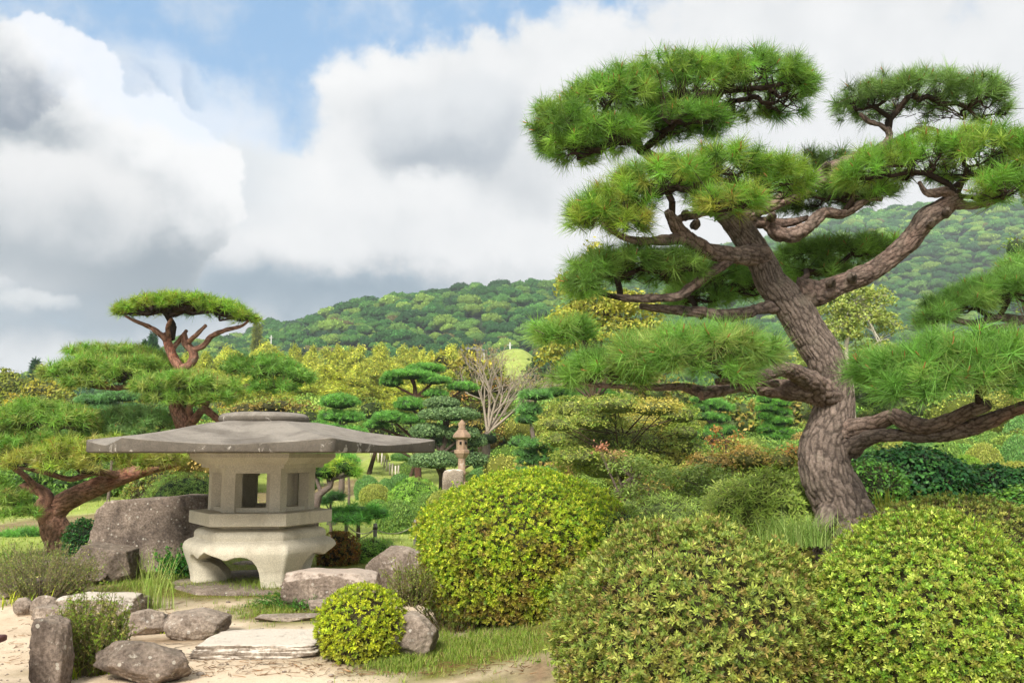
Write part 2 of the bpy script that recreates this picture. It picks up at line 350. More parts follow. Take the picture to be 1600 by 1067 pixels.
def tube(mb, pts, rad, sides=12, step=0.05, col=(.2, .15, .1), lump=0.0, bark=0.0, seed=0, cap=True, redden=None):
    """pts (n,3), rad (n): one smooth limb; bark>0 raises plates parted by cracks"""
    C = catmull(np.column_stack([pts, rad]), step); X, r = C[:, :3], np.maximum(C[:, 3], 1e-4)
    T = np.gradient(X, axis=0); n, b = frame(T); a = np.arange(sides) / sides * 2 * np.pi; m = len(X)
    s = np.concatenate([[0], np.cumsum(np.linalg.norm(np.diff(X, axis=0), axis=1))])
    dirn = n[:, None, :] * np.cos(a)[None, :, None] + b[:, None, :] * np.sin(a)[None, :, None]
    rr = np.repeat(r[:, None], sides, 1); col = np.asarray(col, float); cc = np.broadcast_to(col, (m * sides, 3)).copy()
    if lump:
        Pq = (X[:, None] + dirn * rr[..., None]).reshape(-1, 3)
        rr = rr * (1 + lump * fbm(Pq / (np.mean(r) * 2.2), 3, seed).reshape(m, sides))
    if bark:
        cell = 0.062 if np.max(r) > .12 else 0.045
        pu = max(4, int(round(2 * np.pi * np.max(r) * .85 / cell)))
        U = np.repeat((a / (2 * np.pi) * pu)[None], m, 0).ravel(); Vv = np.repeat((s / (cell * 1.9))[:, None], sides, 1).ravel()
        Pq = (X[:, None] + dirn * rr[..., None]).reshape(-1, 3)
        U = U + .55 * fbm(Pq * 16, 3, seed + 3); Vv = Vv + .55 * fbm(Pq * 14, 3, seed + 9)
        e, hid = voro2(U, Vv, pu, seed); pl = sstep(e, 0.0, .32)
        e2, _ = voro2(U * 2, Vv * 2.2, pu * 2, seed + 5); pl2 = sstep(e2, 0, .3)
        amp = bark * np.repeat(np.clip(r / np.max(r), .35, 1)[:, None], sides, 1).ravel()
        disp = amp * 1.5 * (.85 * (pl - .6) + .35 * (hid - .5) * pl + .22 * (pl2 - .5) + .25 * fbm(Pq * 45, 3, seed + 1))
        rr = rr + disp.reshape(m, sides)
        cc = cc * (0.34 + 0.74 * pl * (0.7 + .3 * pl2) + .38 * (hid - .5) * pl)[:, None]
    if redden is not None:
        w = np.clip(redden(X), 0, 1)[:, None] * np.clip(.6 + .9 * fbm((X[:, None] + dirn * rr[..., None]).reshape(-1, 3) * 9, 3, 2).reshape(m, sides), 0, 1)
        w = w.reshape(-1, 1); cc = cc * (1 - w) + w * lin(150, 84, 64) * (cc / (col + 1e-6)).mean(1, keepdims=True)
    V = (X[:, None] + dirn * rr[..., None]).reshape(-1, 3)
    i = np.arange(m - 1)[:, None] * sides; j = np.arange(sides)[None]; j2 = (j + 1) % sides
    F = np.stack([i + j, i + j2, i + sides + j2, i + sides + j], -1).reshape(-1, 4)
    mb.add(V, F, cc)
    if cap:
        for k, o in ((m - 1, 1), (0, -1)):
            cV = np.vstack([V[k * sides:(k + 1) * sides], X[k] + T[k] / np.linalg.norm(T[k]) * r[k] * .45 * o]); q = np.arange(sides)
            f = np.stack([q, (q + 1) % sides, np.full(sides, sides)], 1)
            mb.add(cV, f if o > 0 else f[:, ::-1], cc[k * sides])
def sticks(mb, A, B, ra, rb, col, sides=4):      # many straight tapered sticks at once
    A = np.asarray(A, float); B = np.asarray(B, float); n = len(A)
    if n == 0: return
    ra = np.broadcast_to(ra, n); rb = np.broadcast_to(rb, n)
    T = B - A; T = T / (np.linalg.norm(T, axis=1, keepdims=True) + 1e-9)
    h = np.where(np.abs(T[:, 2:3]) < .9, [[0, 0, 1.0]], [[1.0, 0, 0]]); u = np.cross(T, h); u /= np.linalg.norm(u, axis=1, keepdims=True); w = np.cross(T, u)
    a = np.arange(sides) / sides * 2 * np.pi
    d = u[:, None] * np.cos(a)[None, :, None] + w[:, None] * np.sin(a)[None, :, None]
    V = np.concatenate([A[:, None] + d * ra[:, None, None], B[:, None] + d * rb[:, None, None]], 1).reshape(-1, 3)
    j = np.arange(sides); f = np.stack([j, (j + 1) % sides, sides + (j + 1) % sides, sides + j], 1)
    F = (np.arange(n)[:, None, None] * 2 * sides + f[None]).reshape(-1, 4)
    c = np.asarray(col, float); c = np.repeat(np.broadcast_to(c, (n, 3)), 2 * sides, 0) if c.ndim == 2 else c
    mb.add(V, F, c)
def scatter(mb, temps, pos, nrm, scale, cols, jit=.18, leafjit=.22, tipcol=None):
    """temps: list of (V, F, leaf_id, tip 0..1); each goes to a share of the points, turned to nrm"""
    n = len(pos)
    if n == 0: return
    nrm = nrm / (np.linalg.norm(nrm, axis=1, keepdims=True) + 1e-9)
    h = np.where(np.abs(nrm[:, 2:3]) < .95, [[0, 0, 1.0]], [[1.0, 0, 0]]); u = np.cross(h, nrm); u /= np.linalg.norm(u, axis=1, keepdims=True) + 1e-9
    w = np.cross(nrm, u); sp = rng.uniform(0, 2 * np.pi, n)[:, None]
    t = u * np.cos(sp) + w * np.sin(sp); b = np.cross(nrm, t); scale = np.broadcast_to(scale, n)
    which = rng.integers(0, len(temps), n); cols = np.broadcast_to(cols, (n, 3)) * np.exp(rng.normal(0, jit, (n, 1)))
    for k, (V, F, lid, tip) in enumerate(temps):
        s = np.where(which == k)[0]
        if not len(s): continue
        X = pos[s][:, None] + scale[s][:, None, None] * (V[None, :, 0:1] * t[s][:, None] + V[None, :, 1:2] * b[s][:, None] + V[None, :, 2:3] * nrm[s][:, None])
        lj = np.exp(rng.normal(0, leafjit, (len(s), lid.max() + 1)))[:, lid][..., None]
        c = cols[s][:, None] * lj
        if tipcol is not None: c = c * (1 - tip[None, :, None]) + c * tip[None, :, None] * np.asarray(tipcol)
        Fs = (np.arange(len(s))[:, None, None] * len(V) + F[None]).reshape(-1, F.shape[1])
        mb.add(X.reshape(-1, 3), Fs, c.reshape(-1, 3))
def t_rosette(nl=8, L=1.0, W=.30, el=(15, 60), nv=5, rings=1):
    out = []
    for v in range(nv):
        V = []; Fc = []; lid = []; tip = []
        for i in range(nl):
            a = 2 * math.pi * (i + rng.uniform(-.3, .3)) / nl; e = R(rng.uniform(*el)); l = L * rng.uniform(.7, 1.1); wd = W * l * rng.uniform(.8, 1.2)
            d = np.array([math.cos(a) * math.cos(e), math.sin(a) * math.cos(e), math.sin(e)]); s = np.array([-math.sin(a), math.cos(a), 0])
            up = np.cross(d, s) * -1; m = d * l * .55 ; k = len(V)
            V += [d * .05 * l, m + s * wd / 2 + up * -.06 * l, m - s * wd / 2 + up * -.06 * l, d * l + up * -.14 * l]
            Fc += [[k, k + 1, k + 2], [k + 1, k + 3, k + 2]]; lid += [i] * 4; tip += [0, .5, .5, 1]
        out.append((np.array(V), np.array(Fc), np.array(lid), np.array(tip, float)))
    return out
def t_cards(nl=6, L=1.0, W=.5, nv=5, spread=.7, flat=.5):
    out = []
    for v in range(nv):
        V = []; Fc = []; lid = []; tip = []
        for i in range(nl):
            c = rng.normal(0, spread * .5, 3) * [1, 1, flat]; d = rng.normal(0, 1, 3) * [1, 1, flat * .8]; d /= np.linalg.norm(d)
            s = np.cross(d, rng.normal(0, 1, 3) * [.35, .35, 1]); s /= np.linalg.norm(s); l = L * rng.uniform(.6, 1.1); wd = W * l; k = len(V)
            V += [c - d * l / 2, c + s * wd / 2, c + d * l / 2, c - s * wd / 2]; Fc += [[k, k + 1, k + 2], [k, k + 2, k + 3]]; lid += [i] * 4; tip += [0, .5, 1, .5]
        out.append((np.array(V), np.array(Fc), np.array(lid), np.array(tip, float)))
    return out
def t_needles(n=90, wid=.018, nv=6, amax=105, stem=True, droop=.12):
    out = []
    for v in range(nv):
        z = rng.uniform(math.cos(R(amax)), .97, n); a = rng.uniform(0, 2 * np.pi, n); q = np.sqrt(1 - z * z)
        d = np.stack([q * np.cos(a), q * np.sin(a), z], 1); l = rng.uniform(.7, 1.05, n)[:, None]
        o = np.stack([0 * a, 0 * a, rng.uniform(-.55, .1, n)], 1)
        s = np.cross(d, rng.normal(0, 1, (n, 3))); s /= np.linalg.norm(s, axis=1, keepdims=True)
        tipp = o + d * l; tipp[:, 2] -= droop * l[:, 0] * rng.uniform(0, 1, n)
        V = np.stack([o - s * wid / 2, o + s * wid / 2, tipp], 1).reshape(-1, 3); Fc = np.arange(3 * n).reshape(-1, 3)
        out.append((V, Fc, np.repeat(np.arange(n) % 12, 3), np.tile([0, 0, 1.0], n)))
    return out
def sph(n, zmin=-1.0):
    z = rng.uniform(zmin, 1, n); a = rng.uniform(0, 2 * np.pi, n); q = np.sqrt(np.maximum(0, 1 - z * z)); return np.stack([q * np.cos(a), q * np.sin(a), z], 1)
_ico = {}
def ico(sub):
    if sub not in _ico:
        import bmesh
        bm = bmesh.new(); bmesh.ops.create_icosphere(bm, subdivisions=sub, radius=1.0)
        _ico[sub] = (np.array([v.co[:] for v in bm.verts]), np.array([[v.index for v in f.verts] for f in bm.faces])); bm.free()
    return _ico[sub]
def blob(mb, c, r, col, sub=3, lump=.12, seed=0, zcut=None):
    V, Fc = ico(sub); V = V * (1 + lump * fbm(V * 2.2 + seed, 3, seed)[:, None]); V = V * np.asarray(r)
    if zcut is not None: V = V.copy(); V[:, 2] = np.maximum(V[:, 2], zcut)
    mb.add(V + np.asarray(c), Fc, col)
def boxm(mb, c, s, col=(.3, .3, .3), rz=0.0, taper=1.0, bev=0.0):
    x, y, z = np.asarray(s) / 2.0; b = bev
    if b <= 0:
        V = np.array([[-x, -y, -z], [x, -y, -z], [x, y, -z], [-x, y, -z], [-x * taper, -y * taper, z], [x * taper, -y * taper, z], [x * taper, y * taper, z], [-x * taper, y * taper, z]])
        Fc = np.array([[0, 3, 2, 1], [4, 5, 6, 7], [0, 1, 5, 4], [1, 2, 6, 5], [2, 3, 7, 6], [3, 0, 4, 7]]); mb_ = [(V, Fc)]
    else:
        rings = []
        for zz, k in ((-z, -b), (-z + b, 0), (z - b, 0), (z, -b)):
            X, Y = x + k, y + k
            rings.append([[-X + b, -Y, zz], [X - b, -Y, zz], [X, -Y + b, zz], [X, Y - b, zz], [X - b, Y, zz], [-X + b, Y, zz], [-X, Y - b, zz], [-X, -Y + b, zz]])
        V = np.array(rings).reshape(-1, 3); Fc = [[i * 8 + j, i * 8 + (j + 1) % 8, (i + 1) * 8 + (j + 1) % 8, (i + 1) * 8 + j] for i in range(3) for j in range(8)]
        mb_ = [(V, np.array(Fc)), (V[:8], np.array([list(range(7, -1, -1))])), (V[24:], np.array([list(range(8))]))]
    cs, sn = math.cos(rz), math.sin(rz); M = np.array([[cs, sn, 0], [-sn, cs, 0], [0, 0, 1]])
    for V, Fc in mb_: mb.add(V @ M + np.asarray(c), Fc, col)

# ---------------------------------------------------------------- terrain
def ground(x, y):
    x = np.asarray(x, float); y = np.asarray(y, float)
    far = .25 * sstep(y, 17, 25) + 1.75 * sstep(y, 24, 46) + 2.2 * sstep(y, 46, 90) + 4.0 * sstep(y, 90, 200)
    side = .95 * sstep(x / np.maximum(y, 4), .12, .42) * sstep(y, 7.5, 13) * (1 - .6 * sstep(y, 26, 44))
    leftup = .5 * sstep(-x / np.maximum(y, 4), .5, .9) * sstep(y, 14, 30)
    mound = .86 * np.exp(-(((x - 3.4) / 2.3) ** 2 + ((y - 6.9) / 1.7) ** 2) ** 1.25)
    slope = .16 * sstep(x, -.4, 1.0) * sstep(y, 4.0, 5.5) * (1 - sstep(y, 8, 12)) 
    near = np.maximum(mound, side * .95) + slope + far + leftup
    X = np.stack([x, y, 0 * x], -1).reshape(-1, 3)
    und = (.035 * fbm(X * .7, 3, 3)).reshape(x.shape) * np.clip(np.abs(y) / 8, .25, 4)
    return near + und + hills(x, y)
SKY_A = np.array([(-400, 640), (0, 600), (230, 575), (330, 548), (400, 524), (440, 514), (520, 496), (600, 470), (660, 452), (740, 438), (830, 434), (880, 440), (960, 450), (1100, 500), (1400, 600), (2000, 680)], float)
SKY_B = np.array([(-900, 690), (300, 640), (600, 560), (760, 480), (840, 446), (880, 434), (950, 410), (1060, 392), (1170, 378), (1230, 362), (1280, 344), (1340, 326), (1400, 318), (1450, 316), (1520, 322), (1600, 334), (1750, 360), (2300, 500)], float)
def _ridge(sk, Y, x):
    px = 800 + np.asarray(x) / (Y / math.cos(PITCH)) * FPX * .985
    py = np.interp(px, sk[:, 0], sk[:, 1]); return (708 - py) / FPX * Y
def hills(x, y):
    YA, YB = 330.0, 560.0
    a = np.maximum(_ridge(SKY_A, YA, x) - 15, 0) * sstep(y, 120, YA) * (1 - .5 * sstep(y, YA, YA + 200))
    b = np.maximum(_ridge(SKY_B, YB, x) - 17, 0) * sstep(y, 150, YB) ** 1.1 * (1 - sstep(y, YB, YB + 350) * .7)
    X = np.stack([np.asarray(x) * .012, np.asarray(y) * .012, 0 * np.asarray(x)], -1).reshape(-1, 3)
    lump = fbm(X, 4, 8).reshape(np.shape(x)) * 11 * sstep(y, 150, 260) * (1 - .7 * sstep(y, YA - 60, YA + 20) * (1 - sstep(y, YA + 60, YA + 140))) * (1 - .8 * sstep(y, YB - 70, YB))
    knoll = 11.0 * np.exp(-(((np.asarray(x) - .3) / 7.0) ** 2 + ((y - 118.0) / 14) ** 2) ** 1.15) 
    return np.maximum(np.maximum(a, b), 0) + lump * (np.maximum(a, b) > 3) + knoll
def gz(x, y): return float(ground(np.array([x]), np.array([y]))[0])
_GD = np.geomspace(2.5, 200, 420)
def onground(px, py):                    # point of the ground sheet under a photo pixel
    r = ray(px, py); X = r[0] * _GD / r[1]; Z = EYE + r[2] * _GD / r[1]; G = ground(X, _GD); h = np.where(Z <= G)[0]
    i = h[0] if len(h) else len(_GD) - 1
    if 0 < i and len(h):
        a, b = Z[i - 1] - G[i - 1], Z[i] - G[i]; t = a / (a - b + 1e-9); d = _GD[i - 1] + t * (_GD[i] - _GD[i - 1])
    else: d = _GD[i]
    x = r[0] * d / r[1]; return np.array([x, d, gz(x, d)])
# ---------------------------------------------------------------- ground sheet
def blobs(px, py, L):
    r = np.zeros(px.shape)
    for cx, cy, rx, ry, a in L: r = np.maximum(r, a * np.exp(-(((px - cx) / rx) ** 2 + ((py - cy) / ry) ** 2) ** 1.4))
    return r
GRASS_BLOBS = [(300, 918, 200, 24, 1.1), (430, 925, 90, 20, 1), (420, 960, 90, 20, 1), (210, 890, 70, 30, 1), (500, 950, 110, 22, .8), (640, 1040, 130, 26, .95), (760, 1010, 140, 34, .9), (560, 1062, 60, 18, .5),
               (60, 925, 120, 18, .7), (110, 1050, 70, 24, .6), (215, 1052, 90, 14, .35), (320, 985, 60, 14, .3), (280, 950, 60, 10, .35), (900, 1000, 120, 80, .8), (390, 985, 50, 10, .3), (60, 900, 120, 20, .6)]
DIRT_BLOBS = [(830, 1052, 80, 34, 1), (560, 1045, 120, 14, .35), (440, 1034, 170, 9, .8), (280, 1003, 140, 12, .7), (90, 1045, 90, 20, .5), (330, 925, 60, 4, .4), (90, 985, 90, 6, .4)]
def masks(V):
    px, py = project(V); y = V[:, 1]; x = V[:, 0]
    g = blobs(px, py, GRASS_BLOBS) * (y < 11) * (y > 3)
    far = sstep(y, 9.3, 10.2); right = sstep(px, 640, 900) * (y > 2)
    g = np.maximum(g, np.maximum(far, right)); g = np.where(y < 2.5, .2, g)
    g = g + .38 * fbm(V * 2.6, 4, 21) + .22 * fbm(V * 11, 3, 22)
    d = blobs(px, py, DIRT_BLOBS) * (y < 9)
    # bare worn places on the far lawn
    d = np.maximum(d, ((y > 14) & (y < 60)) * .8 * sstep(fbm(V * [.22, .12, 0], 3, 31), .18, .42))
    d = np.maximum(d, .9 * np.exp(-(((px - 545) / 22.0) ** 2 + ((py - 752) / 6.0) ** 2)) * (y > 14))
    return sstep(g, .35, .7) * (1 - sstep(d, .5, .9)), sstep(d + .3 * fbm(V * 5, 3, 23), .3, .8)
def build_ground():
    nx, ny = 220, 280
    u = np.linspace(-1, 1, nx); xs = np.sinh(u * 5.6) / math.sinh(5.6) * 900
    v = np.linspace(0, 1, ny); ys = -6 + 8.5 * v + (np.exp(v * 7.0) - 1) / (math.exp(7.0) - 1) * 1200 + 0
    X, Y = np.meshgrid(xs, ys); Z = ground(X, Y); V = np.stack([X, Y, Z], -1).reshape(-1, 3)
    near = (V[:, 1] < 14); V[:, 2] += near * .012 * fbm(V * 6, 3, 40)
    g, d = masks(V)
    c = np.zeros((len(V), 3)); c[:, 0] = g; c[:, 1] = d; c[:, 2] = sstep(V[:, 1], 90, 125) * (1 - np.exp(-(((V[:, 0]) / 12.0) ** 2 + ((V[:, 1] - 116.0) / 15) ** 2) ** 2))
    i = np.arange(ny - 1)[:, None] * nx; j = np.arange(nx - 1)[None]
    F = np.stack([i + j, i + j + 1, i + nx + j + 1, i + nx + j], -1).reshape(-1, 4)
    m, t, b, out = new_mat('ground'); 
    a = t.new('ShaderNodeAttribute', attribute_name='Col').outputs['Color']; s = t.new('ShaderNodeSeparateColor'); t.l.new(a, s.inputs[0])
    co = t.new('ShaderNodeTexCoord').outputs['Object']
    n1 = t.noise(co, 1.3, 6, .6).outputs[0]; n2 = t.noise(co, 14, 7, .7).outputs[0]; n3 = t.noise(co, 120, 3, .6).outputs[0]
    sand = t.mix(t.ss(n1, .3, .7), lin(232, 214, 188, .86), lin(220, 198, 170, .80))
    sand = t.mix(t.m('MULTIPLY', t.ss(t.noise(co, 3.4, 8, .72, .6).outputs[0], .52, .66), .55), sand, lin(184, 158, 130, .72))
    sand = t.mix(t.m('MULTIPLY', t.ss(n2, .55, .75), .6), sand, lin(176, 146, 118, .7))
    sand = t.mix(t.ss(n3, .25, .75), t.mix(1.0, sand, (.84, .83, .82), 'MULTIPLY'), t.mix(1.0, sand, (1.1, 1.1, 1.1), 'MULTIPLY'))
    dirt = t.mix(t.ss(n2, .3, .7), lin(170, 142, 112, .7), lin(118, 100, 74, .65))
    soil = t.mix(t.ss(n2, .3, .7), lin(150, 150, 74, .62), lin(120, 116, 56, .55))
    farg = t.mix(t.ss(n1, .3, .7), lin(180, 194, 104, .74), lin(154, 172, 80, .70))
    sep = t.new('ShaderNodeSeparateXYZ'); t.l.new(co, sep.inputs[0])
    soil = t.mix(t.ss(sep.outputs[1], 9.5, 14), soil, farg)
    c_ = t.mix(s.outputs[1], sand, dirt); c_ = t.mix(s.outputs[0], c_, soil); c_ = t.mix(s.outputs[2], c_, lin(60, 84, 48, .5))
    t.put(b.inputs['Base Color'], c_); b.inputs['Roughness'].default_value = .95; b.inputs['Specular IOR Level'].default_value = .1
    bump(t, b, t.m('ADD', t.m('MULTIPLY', n2, .7), t.m('MULTIPLY', n3, .3)), .6, .03)
    mb = MB(); mb.add(V, F, c); mb.build('ground', m, kind='structure')
build_ground()

# ---------------------------------------------------------------- forest on the hills: crowns instanced on the slope
def hill_leaf_mat():
    m, t, b, out = new_mat('hill_foliage')
    oi = t.new('ShaderNodeObjectInfo').outputs['Random']; a = t.new('ShaderNodeAttribute', attribute_name='Col').outputs['Color']
    ia = t.new('ShaderNodeAttribute', attribute_name='tint', attribute_type='INSTANCER').outputs['Color']
    t.put(b.inputs['Base Color'], t.mix(1.0, a, ia, 'MULTIPLY')); b.inputs['Roughness'].default_value = .8; b.inputs['Specular IOR Level'].default_value = .1
    return m
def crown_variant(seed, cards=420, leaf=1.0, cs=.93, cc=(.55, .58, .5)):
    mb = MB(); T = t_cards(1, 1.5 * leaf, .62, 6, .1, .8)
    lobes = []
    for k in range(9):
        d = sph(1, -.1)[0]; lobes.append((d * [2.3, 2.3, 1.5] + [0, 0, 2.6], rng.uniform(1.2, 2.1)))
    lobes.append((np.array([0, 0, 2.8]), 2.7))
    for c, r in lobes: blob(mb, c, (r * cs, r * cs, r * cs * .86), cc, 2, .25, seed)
    for c, r in lobes:
        n = int(cards * r * r / 28); d = sph(n, -.25); scatter(mb, T, c + d * r * [1, 1, .86], d + rng.normal(0, .5, (n, 3)), rng.uniform(.35, .62, n) , (1, 1, 1), .22, .1)
    return mb
def instance_stuff(name, V, sc, tint, c, label, cat):
    n = len(V)
    me = bpy.data.meshes.new(name); me.vertices.add(n); me.vertices.foreach_set('co', V.astype(np.float32).ravel())
    a = me.attributes.new('sc', 'FLOAT', 'POINT'); a.data.foreach_set('value', sc.astype(np.float32))
    a = me.attributes.new('rz', 'FLOAT', 'POINT'); a.data.foreach_set('value', rng.uniform(0, 6.28, n).astype(np.float32))
    a = me.attributes.new('tint', 'FLOAT_COLOR', 'POINT'); a.data.foreach_set('color', np.column_stack([tint, np.ones(n)]).astype(np.float32).ravel())
    o = bpy.data.objects.new(name, me); COL.objects.link(o); tag(o, label, cat, kind='stuff')
    g = bpy.data.node_groups.new(name + '_nodes', 'GeometryNodeTree')
    g.interface.new_socket('Geometry', in_out='INPUT', socket_type='NodeSocketGeometry'); g.interface.new_socket('Geometry', in_out='OUTPUT', socket_type='NodeSocketGeometry')
    N = g.nodes; L = g.links; gi = N.new('NodeGroupInput'); go = N.new('NodeGroupOutput')
    ip = N.new('GeometryNodeInstanceOnPoints'); ci = N.new('GeometryNodeCollectionInfo'); ci.inputs['Collection'].default_value = c
    ci.inputs['Separate Children'].default_value = True; ci.inputs['Reset Children'].default_value = True
    L.new(gi.outputs[0], ip.inputs['Points']); L.new(ci.outputs[0], ip.inputs['Instance']); ip.inputs['Pick Instance'].default_value = True
    rv = N.new('FunctionNodeRandomValue'); rv.data_type = 'INT'; rv.inputs[4].default_value = 0; rv.inputs[5].default_value = len(c.objects) - 1; L.new(rv.outputs[2], ip.inputs['Instance Index'])
    na = N.new('GeometryNodeInputNamedAttribute'); na.data_type = 'FLOAT'; na.inputs[0].default_value = 'rz'
    cx = N.new('ShaderNodeCombineXYZ'); L.new(na.outputs[0], cx.inputs[2]); L.new(cx.outputs[0], ip.inputs['Rotation'])
    nb = N.new('GeometryNodeInputNamedAttribute'); nb.data_type = 'FLOAT'; nb.inputs[0].default_value = 'sc'; L.new(nb.outputs[0], ip.inputs['Scale'])
    L.new(ip.outputs[0], go.inputs[0]); md = o.modifiers.new('nodes', 'NODES'); md.node_group = g
def build_forest():
    global HM; HM = hill_leaf_mat(); c = bpy.data.collections.new('crowns')
    for k in range(6):
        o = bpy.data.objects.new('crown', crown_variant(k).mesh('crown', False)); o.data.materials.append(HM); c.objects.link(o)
    pts = []; 
    def sample(n, x0, x1, y0, y1):
        x = rng.uniform(x0, x1, n); y = rng.uniform(y0, y1, n); return x, y
    xs, ys = sample(60000, -330, 560, 130, 600)
    z = ground(xs, ys); h = hills(xs, ys)
    V = np.stack([xs, ys, z], 1); px, py = project(V + [0, 0, 5])
    ok = (h > 4) & (px > -250) & (px < 1850) & (ys < 620)
    ok &= ~(((px - 800) / 44.0) ** 2 + ((ys - 118) / 24.0) ** 2 < 1)
    # keep slopes that face the camera, thin by distance for a natural spacing
    keep = rng.uniform(0, 1, len(xs)) < np.interp(ys, [130, 330, 600], [.75, .62, .5])
    V = V[ok & keep]; px = px[ok & keep]; n = len(V)
    # drop points hidden behind the ridges
    vis = np.ones(n, bool); top = V + [0, 0, 9.0]
    for f in (.93, .86, .79, .72, .65, .58, .5, .42):
        q = np.array([0, 0, EYE]) + (top - [0, 0, EYE]) * f
        vis &= ~((hills(q[:, 0], q[:, 1]) > 0) & (ground(q[:, 0], q[:, 1]) + 4 > q[:, 2]))
    V = V[vis]; n = len(V); print('forest crowns', n)
    sc = rng.uniform(.45, 1.0, n) ** 1.0 * np.where(rng.uniform(0, 1, n) < .16, 1.6, 1.1) * np.interp(V[:, 1], [130, 330, 600], [.5, .74, 1.1]); 
    u = rng.uniform(0, 1, n) + .35 * fbm(V * .02, 3, 5); 
    pal = np.array([lin(52, 92, 58), lin(66, 112, 62), lin(88, 132, 70), lin(112, 146, 78), lin(136, 160, 82), lin(120, 110, 78), lin(58, 88, 70)])
    idx = np.select([u < .22, u < .45, u < .66, u < .82, u < .99, u < 1.02], [0, 1, 2, 3, 4, 5], 6)
    tint = pal[idx] * np.array([.82, .90, .66]) * np.exp(rng.normal(0, .12, (n, 1)))
    tint = tint * np.where(V[:, 1:2] > 400, 1.25, 1.0)
    instance_stuff('forest', V, sc, tint, c, 'dense green broadleaf wood covering both distant hills behind the garden', 'forest')
build_forest()

# ---------------------------------------------------------------- the big snow-viewing lantern
def hexr(th, b, R_, rnd=.0):
    q = np.mod(th - b, math.pi / 3) - math.pi / 6; h = R_ * math.cos(math.pi / 6) / np.cos(q)
    return h * (1 - rnd) + R_ * rnd * .95
def angpos(c, th, r, z):                 # th measured from the direction towards the camera (-Y), to the right
    return np.stack([c[0] + r * np.sin(th), c[1] - r * np.cos(th), z + 0 * r], -1)
def ring_rows(mb, rows, col=(.5, .5, .5), close=True):
    rows = [np.asarray(r) for r in rows]; n = len(rows[0]); V = np.concatenate(rows); j = np.arange(n); j2 = (j + 1) % n if close else j[:-1] + 1
    if not close: j = j[:-1]
    F = np.concatenate([np.stack([i * n + j, i * n + j2, (i + 1) * n + j2, (i + 1) * n + j], 1) for i in range(len(rows) - 1)]); mb.add(V, F, col)
def hex_stack(mb, c, beta, prof, rnd=0.0, n=6, col=(.5, .5, .5)):
    th = beta + np.arange(n) * 2 * math.pi / n
    rows = [angpos(c, th, hexr(th, beta, r, rnd) if r > 0 else 0 * th, z) for r, z in prof]; ring_rows(mb, rows, col)
def weld(o):
    import bmesh
    bm = bmesh.new(); bm.from_mesh(o.data); bmesh.ops.remove_doubles(bm, verts=bm.verts, dist=.0004); bm.to_mesh(o.data); bm.free(); return o
